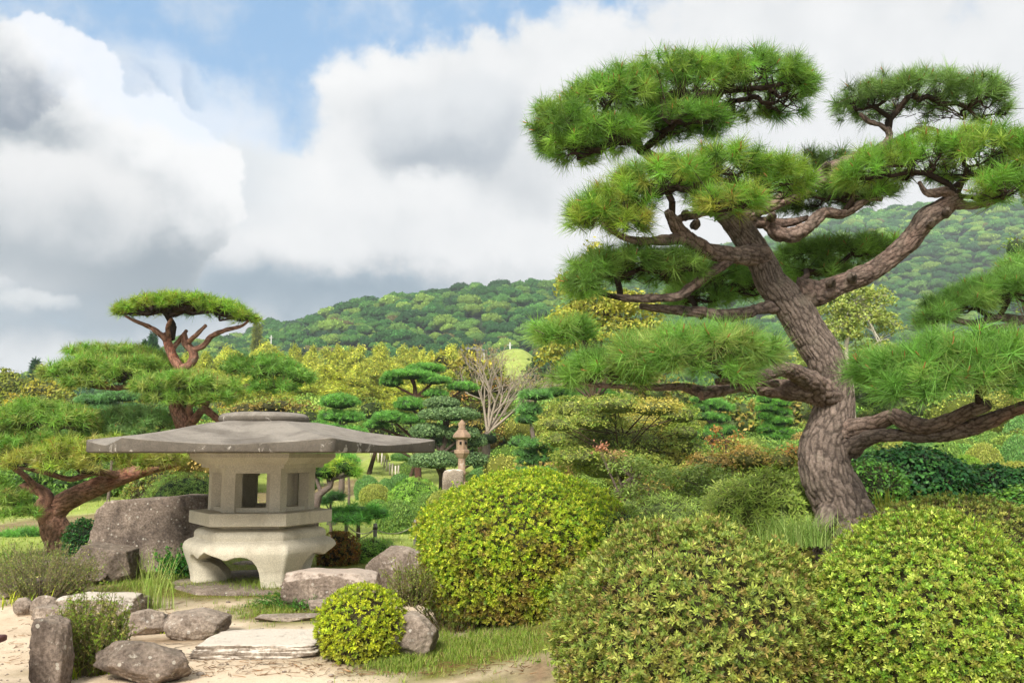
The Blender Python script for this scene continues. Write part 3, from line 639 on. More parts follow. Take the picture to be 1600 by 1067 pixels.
def build_lantern():
    LC = np.array([-2.775, 9.6, 0.0]); B = R(35); root = empty('stone_lantern', LC, 'wide low snow viewing stone lantern with broad hexagonal roof on three legs', 'stone lantern')
    LC = np.array([LC[0], LC[1], 0]); 
    # roof: eave thickness, concave slopes, upturned corners
    n = 180; th = B + np.arange(n) / n * 2 * math.pi; q = np.abs(np.mod(th - B + math.pi / 6, math.pi / 3) - math.pi / 6) / (math.pi / 6)  # 0 at corner, 1 mid edge
    cr = 1 - q; Ro = 1.985
    zc = EYE + .004
    rows = []
    def radius(f): return hexr(th, B, Ro * f) * (1 - .02 * q * f)
    def ztop(f):
        base = np.interp(f, [0, .22, .3, .4, .5, .6, .7, .8, .9, 1.0], [.355, .35, .340, .300, .250, .204, .166, .134, .108, .086]); lift = (.052 * cr ** 1.3 + .012 * cr ** 5) * sstep(f, .2, 1.0); return zc - .004 + base + lift
    rows.append(angpos(LC, th, radius(.40), zc)); rows.append(angpos(LC, th, radius(.985), zc)); rows.append(angpos(LC, th, radius(.998), zc + .012))
    rows.append(angpos(LC, th, radius(1.0), zc + .02 + 0 * th)); rows.append(angpos(LC, th, radius(1.0), ztop(1.0) - .008)); rows.append(angpos(LC, th, radius(.997), ztop(1.0) - .002))
    for f in (.985, .95, .9, .85, .78, .7, .6, .5, .4, .3, .22, .1): rows.append(angpos(LC, th, radius(f), ztop(f)))
    V0 = [r + (fbm(r * 5, 3, 4) * .003)[:, None] for r in rows]
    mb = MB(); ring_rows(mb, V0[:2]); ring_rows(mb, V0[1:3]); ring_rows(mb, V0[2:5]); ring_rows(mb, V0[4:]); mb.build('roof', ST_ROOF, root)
    # cap
    mb = MB(); th2 = np.arange(64) / 64 * 2 * math.pi; rows = []
    for r, z in ((.40, .300), (.48, .318), (.52, .345), (.532, .375), (.52, .408), (.48, .434), (.38, .448), (.2, .455), (0.001, .455)): rows.append(angpos(LC, th2, r * np.ones(64) * .98 + .01 * np.cos(2 * th2), EYE + z))
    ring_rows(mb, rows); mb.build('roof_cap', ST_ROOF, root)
    # soffit mouldings under the roof
    mb = MB(); hex_stack(mb, LC, B, [(.3, EYE + .001), (.83, EYE + .001), (.83, EYE - .045), (.735, EYE - .11), (.70, EYE - .112), (.69, EYE - .155), (.40, EYE - .155)]); mb.build('soffit', ST_BODY, root, smooth=False)
    # fire box
    zt, zb = EYE - .155, .785; Rf = .60; ap = Rf * math.cos(math.pi / 6)
    mb = MB(); hex_stack(mb, LC, B, [(.0, zt - .002), (Rf + .004, zt - .002), (Rf + .004, zt - .055), (Rf - .11, zt - .055), (Rf - .11, zt - .004)]); mb.build('lintel', ST_BODY, root, smooth=False)
    for k in range(6):
        a = B + k * math.pi / 3; v = np.array([LC[0] + Rf * math.sin(a), LC[1] - Rf * math.cos(a)])
        e1 = np.array([math.sin(a + R(120)), -math.cos(a + R(120))]); e2 = np.array([math.sin(a - R(120)), -math.cos(a - R(120))]); inw = np.array([-math.sin(a), math.cos(a)])
        w = .112; pts = [v, v + e1 * w, v + e1 * w + inw * .11, v + inw * .17, v + e2 * w + inw * .11, v + e2 * w]
        mb = MB(); V = np.array([[*p, z] for z in (zb, zt - .055) for p in pts]); j = np.arange(6)
        mb.add(V, np.stack([j, (j + 1) % 6, 6 + (j + 1) % 6, 6 + j], 1)[:, ::-1]); mb.build('post', ST_BODY, root, smooth=False)
    for k in range(6):                       # face k lies between corners k-1 and k
        a = B + (k - .5) * math.pi / 3; nrm = np.array([math.sin(a), -math.cos(a)]); tg_ = np.array([math.cos(a), math.sin(a)])
        def slab(name, d0, d1, hw, z0, z1):
            mb = MB(); c0 = np.array([LC[0], LC[1]]) + nrm * (d0 + d1) / 2; x = nrm * (d1 - d0) / 2; y_ = tg_ * hw
            V = np.array([[*(c0 + sx * x + sy * y_), z] for z in (z0, z1) for sx, sy in ((-1, -1), (1, -1), (1, 1), (-1, 1))])
            mb.add(V, np.array([[0, 3, 2, 1], [4, 5, 6, 7], [0, 1, 5, 4], [1, 2, 6, 5], [2, 3, 7, 6], [3, 0, 4, 7]])); mb.build(name, ST_BODY, root, smooth=False)
        slab('sill', ap - .172, ap - .03, .19, zb, zb + .045)
        if k not in (0, 3): slab('wall_panel', ap - .225, ap - .175, .225, zb, zt - .055)
    # slab
    mb = MB(); hex_stack(mb, LC, B, [(0, .783), (.80, .783), (.805, .775), (.805, .655), (.79, .650), (.60, .640), (.60, .6)]); mb.build('platform', ST_BODY, root, smooth=False)
    # pedestal shell and legs
    n = 192; th = B + np.arange(n) / n * 2 * math.pi; ph = np.mod(th - B, 2 * math.pi / 3); ph = np.minimum(ph, 2 * math.pi / 3 - ph) / (math.pi / 3)   # 0 at a leg, 1 at the cusp corner
    def arch(p):
        t = np.clip((p - .27) / .73, 0, 1)
        h = np.interp(t, [0, .04, .10, .18, .28, .40, .52, .62, .68, .72, .80, .90, 1.0], [0, .16, .25, .31, .343, .352, .345, .325, .312, .330, .350, .372, .405]); return np.where(p < .27, 0, h)
    H = arch(ph)
    prof_z = np.array([0, .08, .18, .28, .34, .38, .42, .45, .474, .486, .492, .53, .56, .585, .60, .615])
    prof_r = np.array([.765, .77, .795, .835, .86, .872, .868, .850, .815, .795, .745, .752, .745, .715, .67, .60])
    lev = np.linspace(0, 1, 36)
    def shell(mb, z0, z1, sel=None):
        rows = []; rin = []
        for s in lev:
            z = z0 + (z1 - z0) * s; r = hexr(th, B, 1.0, .22) * np.interp(z, prof_z, prof_r); rows.append(angpos(LC, th, r, z))
        for s in lev[::-1]:
            z = z0 + (z1 - z0) * s; r = hexr(th, B, 1.0, .22) * (np.interp(z, prof_z, prof_r) - .17 - .22 * (1 - sstep(z, .10, .32)) - .05 * sstep(z, .3, .5)); rin.append(angpos(LC, th, r, z))
        A = rows + rin + [rows[0]]
        if sel is None:
            ring_rows(mb, rows + rin)
            j = np.arange(n)[H >= .249]; j = j[np.isin((j + 1) % n, j)]; Vb = np.concatenate([rin[-1], rows[0]]); j2 = (j + 1) % n
            mb.add(Vb, np.stack([j, j2, n + j2, n + j], 1))
        else:
            idx = sel; ring_rows(mb, [a[idx] for a in rows], close=False); ring_rows(mb, [a[idx] for a in rin], close=False); ring_rows(mb, [rin[-1][idx], rows[0][idx]], close=False)
            for side in (0, -1):                       # flat cheeks of a leg
                o = np.array([a[idx][side] for a in rows]); i_ = np.array([a[idx][side] for a in rin[::-1]]); V = np.concatenate([o, i_]); m = len(o); j = np.arange(m - 1)
                f = np.stack([j, j + 1, m + j + 1, m + j], 1); mb.add(V, f if side == 0 else f[:, ::-1])
    mb = MB(); zj = np.maximum(H, .25); shell(mb, zj, .615); weld(mb.build('pedestal', ST_BODY, root))
    for k in range(3):
        c0 = 64 * k; half = int(round((.27 + .10 * .73) * 32)); idx = (np.arange(c0 - half, c0 + half + 1)) % n
        mb = MB(); rowsz0 = H.copy()
        shell_lo = 0 * th - .03; zt_ = np.minimum(.25 + 0 * th, .25)
        # the lower boundary follows the arch springing
        z0 = np.where(H > .02, H, -.03); z0 = np.minimum(z0, .249); shell(mb, z0, zt_, idx); weld(mb.build('leg', ST_BODY, root))
    mb = MB(); th3 = np.arange(48) / 48 * 2 * math.pi; rr = hexr(th3, B, .98, .5) * (1 + .04 * fbm(np.stack([np.cos(th3) * 3, np.sin(th3) * 3, 0 * th3], 1), 3, 2))
    ring_rows(mb, [angpos(LC, th3, rr * 1.02, -.05), angpos(LC, th3, rr, .028), angpos(LC, th3, rr * .6, .035), angpos(LC, th3, rr * .01, .035)]); mb.build('base_slab', ROCK_DARK, root)
build_lantern()
for o in COL.objects:
    if o.name == 'stone_lantern': o.scale = (.96, .96, 1)

# ---------------------------------------------------------------- rocks
def rock(cx, top, base, w, mat, label, d=None, depth=.75, cat='rock', seed=0, flat=0.0, boxy=.0, tilt=0.0, sub=5, group=None, sink=.12, name='rock', rz=None, rough=1.0):
    """cx,top,base,w in photo pixels; the rock sits where its base meets the ground"""
    if d is None: p = onground(cx, base); d = p[1]
    k_ = w / FPX / 2; W_ = k_ * d / (1 - k_ * depth * .9) ; D = W_ * depth; p = P(cx, base, d); h = (P(cx, top, d + D * .3)[2] - p[2])
    c = np.array([P(cx, base, d + D * .9)[0], d + D * .9, 0]); base_z = min(p[2], gz(c[0], d))
    r2 = np.random.default_rng(seed + 100); V, Fc = ico(sub); V = V.copy(); k = 20
    N_ = r2.normal(0, 1, (k, 3)); N_ /= np.linalg.norm(N_, axis=1, keepdims=True); dd = r2.uniform(.66, .92, k) + boxy * .45
    if boxy: N_ = np.vstack([N_, [[1, 0, .05], [-1, 0, .05], [0, -1, .1], [0, 1, 0]]]); dd = np.concatenate([dd, [1 - boxy * .12] * 4])
    if flat: N_ = np.vstack([N_, [[tilt, 0, 1]]]); dd = np.concatenate([dd, [1 - flat]])
    N_ /= np.linalg.norm(N_, axis=1, keepdims=True)
    proj = V @ N_.T; rr = np.where(proj > .05, dd[None] / np.maximum(proj, .05), 9)
    if boxy > 0: V0r = 1.0 / np.max(np.abs(V), axis=1); lim = 1 * (1 - boxy) + boxy * np.minimum(V0r, 1.45)
    else: lim = 1.0
    rm = np.minimum(np.min(rr, axis=1), lim); V = V * rm[:, None]
    V = V * (1 + rough * (.07 * fbm(V * 2.2 + seed, 3, seed) + .045 * (1 - 2 * np.abs(fbm(V * 5 + seed, 4, seed + 1))) + .030 * fbm(V * 14, 4, seed + 2)))[:, None]
    lo, hi = V.min(0), V.max(0); V = (V - (lo + hi) / 2) / ((hi - lo) / 2)
    V[:, 0] += tilt * V[:, 2] * -.25
    zc = base_z + h / 2 - sink * h / 2; V = V * [W_, D, (h * (1 + sink)) / 2] + [c[0], c[1], zc]
    if rz: 
        cs, sn = math.cos(rz), math.sin(rz); q = V - c; V[:, 0] = c[0] + q[:, 0] * cs - q[:, 1] * sn; V[:, 1] = c[1] + q[:, 0] * sn + q[:, 1] * cs
    mb = MB(); mb.add(V, Fc); o = mb.build(name, mat)
    base_ = np.array([c[0], c[1], base_z]); me = o.data; co = (V - base_).astype(np.float32); me.vertices.foreach_set('co', co.ravel()); me.update(); o.location = tuple(base_)
    tag(o, label, cat, group); return o
rock(78, 966, 1080, 54, ROCK_DARK, 'upright squared pillar rock at the left foreground with lichen spots', depth=.9, seed=1, flat=.06, boxy=.8, tilt=.12, rough=1.5, cat='rock')
rock(222, 1006, 1072, 146, ROCK_DARK, 'long humped rock with pale round patch at the bottom left foreground', depth=.5, seed=2, tilt=.9, boxy=.25, flat=.1, rough=1.3)
rock(228, 952, 994, 72, ROCK_MID, 'small rounded rock left of the pair before the sandy patch', seed=3, depth=.8)
rock(307, 956, 1001, 96, ROCK_MID, 'rounded brown rock right of the pair before the sandy patch', seed=4, depth=.8, boxy=.3)
rock(157, 932, 970, 120, ROCK_PALE, 'long rock with bleached white top behind the weedy pillar', seed=5, depth=.8, flat=.1, boxy=.7, tilt=.1)
rock(36, 934, 962, 36, ROCK_MID, 'small reddish stone at far left edge beside sandy path', seed=6, depth=.8)
rock(68, 930, 966, 40, ROCK_MID, 'small peaked stone between the two low stones at left', seed=7, depth=.8)
rock(84, 948, 974, 60, ROCK_MID, 'low flat block just behind the upright pillar rock', seed=8, flat=.25, boxy=.7, depth=.7)
rock(52, 902, 936, 74, ROCK_DARK, 'dark rock half hidden in the dry twiggy shrub', seed=9, depth=.7)
rock(8, 918, 936, 34, ROCK_MID, 'grey stone cut by the left picture edge below the shrub', seed=10, depth=.8)
rock(241, 764, 884, 182, ROCK_DARK, 'huge slab sided boulder standing left behind the wide lantern', d=10.6, seed=11, flat=.07, boxy=.95, depth=.38, tilt=-.12, cat='boulder', sub=6, rough=.6)
rock(165, 850, 912, 84, ROCK_DARK, 'dark blocky rock at the left foot of the huge boulder', seed=12, boxy=.6, depth=.8, flat=.2, tilt=.2)
rock(118, 852, 880, 110, ROCK_DARK, 'low flat dark rock behind the twiggy shrub beside the pine foot', seed=13, flat=.4, boxy=.6, d=9.9)
rock(130, 898, 916, 70, ROCK_DARK, 'thin brown flagstone in the grass behind the bleached rock', seed=14, flat=.5)
rock(414, 1004, 1028, 190, ROCK_PALE, 'broad flat stepping slab with bleached white top in the path', seed=15, flat=.12, boxy=.95, depth=.72, cat='stepping stone', name='stepping_stone', rough=.7)
rock(450, 963, 972, 100, ROCK_MID, 'thin flagstone behind the bleached white stepping slab', seed=16, flat=.5, boxy=.6, depth=.4, name='flagstone', cat='flagstone')
rock(520, 892, 948, 148, ROCK_LEDGE, 'long low rock with layered pale ledge right of the lantern leg', seed=17, flat=.1, boxy=.7, depth=.5, tilt=.12)
rock(617, 854, 932, 92, ROCK_MID, 'taller rounded grey boulder joined to the right of the ledge rock', seed=18, depth=.8, tilt=-.5, boxy=.2, cat='boulder')
rock(641, 958, 1030, 84, ROCK_MID, 'rounded boulder between the small and the large yellow green bush', seed=19, depth=.8, boxy=.3, cat='boulder')
rock(388, 878, 903, 62, ROCK_MID, 'reddish low rock seen through the arch of the lantern', d=11.2, seed=20, depth=.6)
rock(500, 938, 958, 40, ROCK_MID, 'small stone in clover in front of the ledge rock', seed=21, flat=.3)
rock(708, 725, 778, 34, ROCK_PALE, 'tapered upright stone in front of the small pink lantern', d=21.5, seed=22, depth=.6, boxy=.6, flat=.05, sub=4)
rock(1204, 681, 694, 24, ROCK_DARK, 'grey block under the right tiered pine far off', d=27, seed=23, boxy=.5, sub=3)
rock(1100, 700, 712, 50, ROCK_MID, 'flat stone edge showing between young maples', d=14, seed=24, flat=.4, sub=3)
rock(802, 705, 728, 40, ROCK_MID, 'pair of weathered stones beside the mid garden tiered pine', d=19.5, seed=25, boxy=.5, sub=3)
rock(760, 692, 708, 26, ROCK_PALE, 'pale stone at the foot of the bare tree', d=30, seed=26, sub=3)
rock(1090, 818, 832, 34, ROCK_MID, 'little grey stone under the pine trunk near grass', d=6.3, seed=27, sub=3)
# pebbles and twigs on the path
mb = MB(); 
for k in range(900):
    p = onground(rng.uniform(0, 620), rng.uniform(935, 1066))
    s = rng.uniform(.003, .010) * (3 if rng.uniform() < .03 else 1); V, Fc = ico(1); mb.add(V * [s, s * .8, s * .5] + p + [0, 0, s * .2], Fc, lin(*rng.uniform(130, 200) * np.array([1, .92, .84])) * .7)
mb.build('pebbles', TWIG, label='scattered pebbles and grit on the pale sandy path', cat='gravel', kind='stuff')
# ---------------------------------------------------------------- bushes
T_AZ = t_rosette(8, 1.0, .30, (5, 70), 6); T_AZ2 = t_rosette(8, 1.0, .27, (0, 65), 6); T_CARD = t_cards(5, 1.0, .5, 6, .9, .8); T_TINY = t_cards(4, 1.0, .55, 5, 1.0, .9)
T_BIG = t_cards(4, 1.0, .62, 6, 1.1, .35); T_SPRAY = t_rosette(6, 1.0, .16, (-20, 30), 6)
YG = [lin(196, 204, 52), lin(170, 190, 44), lin(140, 170, 40), lin(206, 206, 84)]
KF = .88
def palette(pal, n, w=None): 
    pal = np.array(pal); return pal[rng.choice(len(pal), n, p=w)]
def dome_pts(c, r, n, zmin=-.15, lump=.06, seed=0, sq=1.0, shell=(0.9, 1.02)):
    d = sph(n, zmin); q = d.copy(); lo = d[:, 2] < 0; k_ = np.where(lo, 1 - .25 * np.abs(d[:, 2]), 1) / np.where(lo, np.sqrt(np.maximum(1e-4, 1 - d[:, 2] ** 2)), 1); q[:, 0] *= k_; q[:, 1] *= k_; q[:, :2] *= np.where(d[:, 2:3] > 0, (1 + .10 * d[:, 2:3] * (1 - d[:, 2:3]) * 4 * .5), 1)
    X = q * (1 + lump * 1.5 * fbm(d * 2.5 + seed, 3, seed) + .35 * lump * fbm(d * 9 + seed, 2, seed))[:, None] * rng.uniform(shell[0], shell[1], n)[:, None]
    nr = d / np.asarray(r); nr /= np.linalg.norm(nr, axis=1, keepdims=True); return c + X * np.asarray(r), nr, d
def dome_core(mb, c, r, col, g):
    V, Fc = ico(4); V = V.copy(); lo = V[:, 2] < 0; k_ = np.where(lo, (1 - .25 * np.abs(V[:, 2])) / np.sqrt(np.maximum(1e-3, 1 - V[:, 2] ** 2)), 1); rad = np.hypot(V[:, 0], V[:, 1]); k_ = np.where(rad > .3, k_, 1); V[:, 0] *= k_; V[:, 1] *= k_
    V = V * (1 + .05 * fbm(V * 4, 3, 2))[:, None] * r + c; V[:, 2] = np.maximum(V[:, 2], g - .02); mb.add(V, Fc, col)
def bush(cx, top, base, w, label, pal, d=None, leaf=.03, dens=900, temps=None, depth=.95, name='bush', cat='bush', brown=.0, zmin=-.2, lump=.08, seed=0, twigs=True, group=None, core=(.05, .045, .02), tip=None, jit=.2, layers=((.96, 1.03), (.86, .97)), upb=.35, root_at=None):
    if d is None: p = onground(cx, base); d = p[1]
    k_ = w / FPX / 2; rx = k_ * d / (1 - k_ * depth); cy = d + rx * depth; p = P(cx, base, d); p[0] = P(cx, base, cy)[0]; top_z = P(cx, top, cy - rx * depth * .42)[2]; g = min(p[2], gz(p[0], cy))
    h = top_z - g; rz_ = h * .62; c = np.array([p[0], cy, top_z - rz_]); r = np.array([rx, rx * depth, rz_])
    root = empty(name, (c[0], c[1], g), label, cat, group); area = 2 * math.pi * (rx * rx * depth + rx * rz_) * .75
    mb = MB(); temps = temps or T_AZ
    for li, (a, b_) in enumerate(layers):
        n = int(area * dens * (1 if li == 0 else .45)); X, nr, dd = dome_pts(c, r, n, -.75, lump, seed, 1.0, (a, b_))
        ok = (X[:, 2] > g + .02) & ((dd[:, 1] < .35) | (rng.uniform(0, 1, n) < .3)); X, nr, dd = X[ok], nr[ok], dd[ok]; n = len(X)
        cl = palette(pal, n)
        if li == 0 and twigs: st_ = rng.uniform(0, 1, n) < .04; X[st_] += nr[st_] * rng.uniform(.015, .07, (st_.sum(), 1)) * min(1, rx * 1.4)
        if brown: 
            w_ = sstep(fbm(dd * 6.5 + seed * 3.1, 4, seed + 5, .7) - dd[:, 2] * .5 + .25, .15, .6)[:, None] * brown; cl = cl * (1 - w_) + w_ * palette([lin(150, 112, 60), lin(166, 146, 66), lin(126, 92, 60), lin(150, 150, 60)], n)
        nn = nr + [0, 0, upb] + rng.normal(0, .28, (n, 3)); scatter(mb, temps, X, nn, leaf * rng.uniform(.75, 1.2, n), cl * KF, jit, .2, tip)
    mb.build('foliage', LEAF, root, smooth=False, kind='stuff')
    mb = MB(); dome_core(mb, c, r * .86, core, g); mb.build('shade_core', CORE, root)  # solid dome under the leaves, coloured dark as the bush's inner shade
    if twigs:
        mb = MB(); n = 26; A = np.tile([c[0], c[1], g], (n * 6, 1)) + rng.normal(0, .06, (n * 6, 3)) * [rx, rx, 0]; d2 = sph(n * 6, -.35); Bp = c + d2 * r * .97; Bp[:, 2] = np.maximum(Bp[:, 2], g + .05)
        M_ = A * .35 + Bp * .65 + rng.normal(0, .03, A.shape); M_[:, 2] -= .04
        tc = lin(112, 88, 66) * .7; sticks(mb, A, M_, .012 * min(1, rx), .006 * min(1, rx), tc); sticks(mb, M_, Bp, .006 * min(1, rx), .002, tc)
        m2 = 500; d3 = sph(m2, -.6); A3 = c + d3 * r * rng.uniform(.82, .9, (m2, 1)); B3 = A3 + (d3 * r * .14 + rng.normal(0, .05, (m2, 3)) * rx); A3[:, 2] = np.maximum(A3[:, 2], g); B3[:, 2] = np.maximum(B3[:, 2], g); sticks(mb, A3, B3, .0035 * min(1, rx), .0015, tc, 3)
        mb.build('branches', TWIG, root, kind='stuff')
    return root
# the five near azaleas
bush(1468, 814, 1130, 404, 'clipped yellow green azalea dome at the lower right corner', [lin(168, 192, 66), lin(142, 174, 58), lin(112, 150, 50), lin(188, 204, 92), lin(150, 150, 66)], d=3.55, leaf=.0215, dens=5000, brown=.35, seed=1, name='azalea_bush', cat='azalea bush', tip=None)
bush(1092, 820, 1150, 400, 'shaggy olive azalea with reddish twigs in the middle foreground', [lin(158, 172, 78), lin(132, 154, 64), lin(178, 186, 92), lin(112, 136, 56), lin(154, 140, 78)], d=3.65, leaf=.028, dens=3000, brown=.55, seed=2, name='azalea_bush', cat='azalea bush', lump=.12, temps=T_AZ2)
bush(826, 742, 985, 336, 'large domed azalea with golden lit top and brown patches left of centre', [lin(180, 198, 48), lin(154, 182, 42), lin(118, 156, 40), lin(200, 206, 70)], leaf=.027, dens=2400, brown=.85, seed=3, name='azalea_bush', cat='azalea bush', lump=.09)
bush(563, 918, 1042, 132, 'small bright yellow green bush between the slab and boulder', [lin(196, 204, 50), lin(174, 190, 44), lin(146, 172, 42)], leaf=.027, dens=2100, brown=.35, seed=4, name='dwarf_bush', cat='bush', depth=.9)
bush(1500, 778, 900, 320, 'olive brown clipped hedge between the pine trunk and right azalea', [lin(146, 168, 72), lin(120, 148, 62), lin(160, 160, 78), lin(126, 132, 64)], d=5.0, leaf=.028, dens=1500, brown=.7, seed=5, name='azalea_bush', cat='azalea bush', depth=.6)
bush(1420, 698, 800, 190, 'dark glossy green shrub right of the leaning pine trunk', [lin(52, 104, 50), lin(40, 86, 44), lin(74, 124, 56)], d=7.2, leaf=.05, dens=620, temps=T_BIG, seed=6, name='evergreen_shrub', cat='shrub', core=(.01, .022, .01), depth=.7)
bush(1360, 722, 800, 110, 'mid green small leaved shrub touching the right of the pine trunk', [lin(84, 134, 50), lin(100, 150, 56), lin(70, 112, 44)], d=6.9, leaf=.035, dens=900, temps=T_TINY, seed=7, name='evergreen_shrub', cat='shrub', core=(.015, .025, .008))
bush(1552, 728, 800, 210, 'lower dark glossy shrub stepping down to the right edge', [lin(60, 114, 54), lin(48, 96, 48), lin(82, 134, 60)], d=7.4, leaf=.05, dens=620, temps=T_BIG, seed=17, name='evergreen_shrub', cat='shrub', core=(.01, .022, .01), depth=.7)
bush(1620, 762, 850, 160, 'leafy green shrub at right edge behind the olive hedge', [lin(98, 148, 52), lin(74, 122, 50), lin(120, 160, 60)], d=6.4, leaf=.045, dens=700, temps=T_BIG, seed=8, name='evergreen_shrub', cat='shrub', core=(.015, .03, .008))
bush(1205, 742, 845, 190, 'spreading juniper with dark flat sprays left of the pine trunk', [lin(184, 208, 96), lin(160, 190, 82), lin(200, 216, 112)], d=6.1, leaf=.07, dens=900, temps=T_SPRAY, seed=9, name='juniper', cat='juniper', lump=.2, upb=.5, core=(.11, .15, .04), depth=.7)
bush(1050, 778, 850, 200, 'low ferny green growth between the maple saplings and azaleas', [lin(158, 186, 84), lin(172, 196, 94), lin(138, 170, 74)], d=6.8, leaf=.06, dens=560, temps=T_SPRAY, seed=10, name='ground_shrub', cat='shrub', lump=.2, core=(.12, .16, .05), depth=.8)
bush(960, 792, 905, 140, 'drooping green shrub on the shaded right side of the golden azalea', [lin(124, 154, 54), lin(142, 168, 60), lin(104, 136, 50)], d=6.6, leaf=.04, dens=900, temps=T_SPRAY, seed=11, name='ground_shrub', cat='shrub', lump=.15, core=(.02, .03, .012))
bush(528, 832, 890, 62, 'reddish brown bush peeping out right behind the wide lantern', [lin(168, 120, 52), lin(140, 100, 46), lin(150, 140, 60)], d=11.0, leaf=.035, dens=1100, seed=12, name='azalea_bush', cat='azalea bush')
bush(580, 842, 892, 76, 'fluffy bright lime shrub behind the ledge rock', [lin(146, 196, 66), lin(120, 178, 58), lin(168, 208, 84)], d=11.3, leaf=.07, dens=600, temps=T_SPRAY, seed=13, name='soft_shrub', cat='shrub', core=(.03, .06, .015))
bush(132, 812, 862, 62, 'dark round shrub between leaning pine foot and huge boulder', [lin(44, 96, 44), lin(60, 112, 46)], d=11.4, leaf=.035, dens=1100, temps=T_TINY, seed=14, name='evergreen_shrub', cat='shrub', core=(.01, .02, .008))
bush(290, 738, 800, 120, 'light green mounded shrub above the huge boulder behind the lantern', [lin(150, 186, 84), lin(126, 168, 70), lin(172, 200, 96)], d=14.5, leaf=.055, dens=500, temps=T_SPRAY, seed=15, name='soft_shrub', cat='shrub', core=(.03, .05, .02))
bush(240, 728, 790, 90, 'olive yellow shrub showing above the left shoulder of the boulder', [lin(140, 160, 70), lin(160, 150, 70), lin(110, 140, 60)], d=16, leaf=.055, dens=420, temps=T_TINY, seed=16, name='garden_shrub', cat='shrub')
# clipped topiary balls beyond the lantern
def topiary_proto(pal, seed):
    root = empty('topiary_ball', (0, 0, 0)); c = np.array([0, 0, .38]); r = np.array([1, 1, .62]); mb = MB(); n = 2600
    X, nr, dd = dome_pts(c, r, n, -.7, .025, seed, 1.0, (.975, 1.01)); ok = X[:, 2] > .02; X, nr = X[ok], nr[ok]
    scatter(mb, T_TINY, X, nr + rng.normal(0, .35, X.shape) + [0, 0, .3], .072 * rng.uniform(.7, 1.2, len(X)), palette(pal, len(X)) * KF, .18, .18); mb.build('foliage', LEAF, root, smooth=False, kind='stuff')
    mb = MB(); dome_core(mb, c, r * .95, tuple(np.mean(pal, 0) * .35), 0.0); mb.build('shade_core', CORE, root); return root  # core darkened from the leaf colours to paint shade inside the ball
_TP = {}
def topiary(L, group, pal, leaf, dens):
    for i, (cx, top, base, w, d, lab) in enumerate(L):
        q_ = onground(cx, base); d = q_[1] if (q_[1] < 60 and cx < 900) else d; key = str(pal[i % len(pal)])
        if key not in _TP: _TP[key] = topiary_proto(pal[i % len(pal)], 40 + len(_TP)); o = _TP[key]
        else: o = copy_tree(_TP[key])
        k_ = w / FPX / 2; rx = k_ * d / (1 - k_); cy = d + rx; g = gz(P(cx, base, cy)[0], cy); tz = P(cx, top, cy - rx * .4)[2]
        o.location = (P(cx, base, cy)[0], cy, g - .03); o.scale = (rx, rx * rng.uniform(.85, 1.1), max(tz - g + .03, rx * .7)); o.rotation_euler = (0, 0, rng.uniform(0, 6.28)); tag(o, lab, 'clipped shrub', group)
G1 = [lin(150, 184, 84), lin(104, 146, 68), lin(146, 178, 88)]; G2 = [lin(172, 182, 84), lin(150, 166, 74), lin(186, 190, 96)]; G3 = [lin(122, 170, 90), lin(104, 154, 82), lin(140, 182, 98)]
topiary([(620, 783, 835, 62, 14.3, 'largest clipped ball shrub standing behind the rope fence'), (585, 757, 790, 46, 17.5, 'yellowish clipped ball in front of the left dark clipped one'), (573, 744, 780, 38, 19.5, 'dark green clipped ball farthest left beside the bare patch'),
         (603, 748, 776, 28, 20.0, 'small dark clipped ball between two taller ones'), (625, 741, 772, 36, 20.5, 'clipped ball just left of the bright feathery shrub'), (663, 769, 803, 36, 16.0, 'round clipped ball right of the largest one behind the rope'),
         (590, 781, 812, 36, 15.5, 'clipped ball partly hidden left of the largest clipped ball'), (693, 767, 808, 52, 15.2, 'loose yellowish clipped mound touching the golden azalea'), (640, 720, 744, 30, 24, 'brownish green clipped ball under the grey green tiered tree'),
         (597, 706, 722, 20, 40, 'tiny dark clipped ball by the white stakes'), (626, 707, 721, 30, 40, 'tiny yellow clipped mound right of the white stakes'),
         (757, 730, 760, 46, 19, 'yellow green clipped mound right of the pink lantern'), (770, 716, 740, 60, 22, 'clipped mound behind the one by the pink lantern'), (735, 742, 770, 30, 18, 'small clipped ball at the foot of the pink lantern'),
         (775, 702, 730, 44, 25, 'upper clipped mound below the bare tree'), (795, 694, 720, 40, 27, 'far clipped mound right of the bare tree foot')],
        'clipped ball shrubs in the garden', [G1, G2, G3, G3, G3, G1, G1, G2], .055, 420)
topiary([(1478, 688, 722, 50, 15, 'green clipped ball nearest the dark shrub at right'), (1537, 694, 730, 56, 13.5, 'rusty olive clipped mound at right under the low bough'), (1592, 682, 726, 50, 14, 'bright green clipped ball cut by the right edge'), (1548, 676, 700, 44, 19, 'dark clipped ball behind the rusty olive mound'),
         (1590, 722, 760, 70, 12, 'pale yellow green clump below the bright ball at right edge'), (1510, 712, 750, 60, 12.6, 'lime clipped mound above the dark glossy shrub'), (1440, 676, 710, 60, 17, 'small green clipped ball under the double bough'), (1400, 690, 716, 50, 18, 'yellow clipped ball directly right of the trunk fork'),
         (1225, 690, 740, 110, 15, 'wide light green mound left of the pine trunk'), (1160, 688, 720, 80, 19, 'olive clipped mound below the two tiered pines'), (1600, 652, 676, 60, 22, 'far clipped ball at right edge under the bough'), (1470, 656, 676, 40, 26, 'far yellow clipped ball seen under the bough')],
        'clipped shrubs on the right bank', [G1, G2, G3, G1, [lin(190, 190, 90), lin(170, 180, 80)], [lin(150, 184, 70), lin(130, 170, 60)], G3, G2], .055, 420)
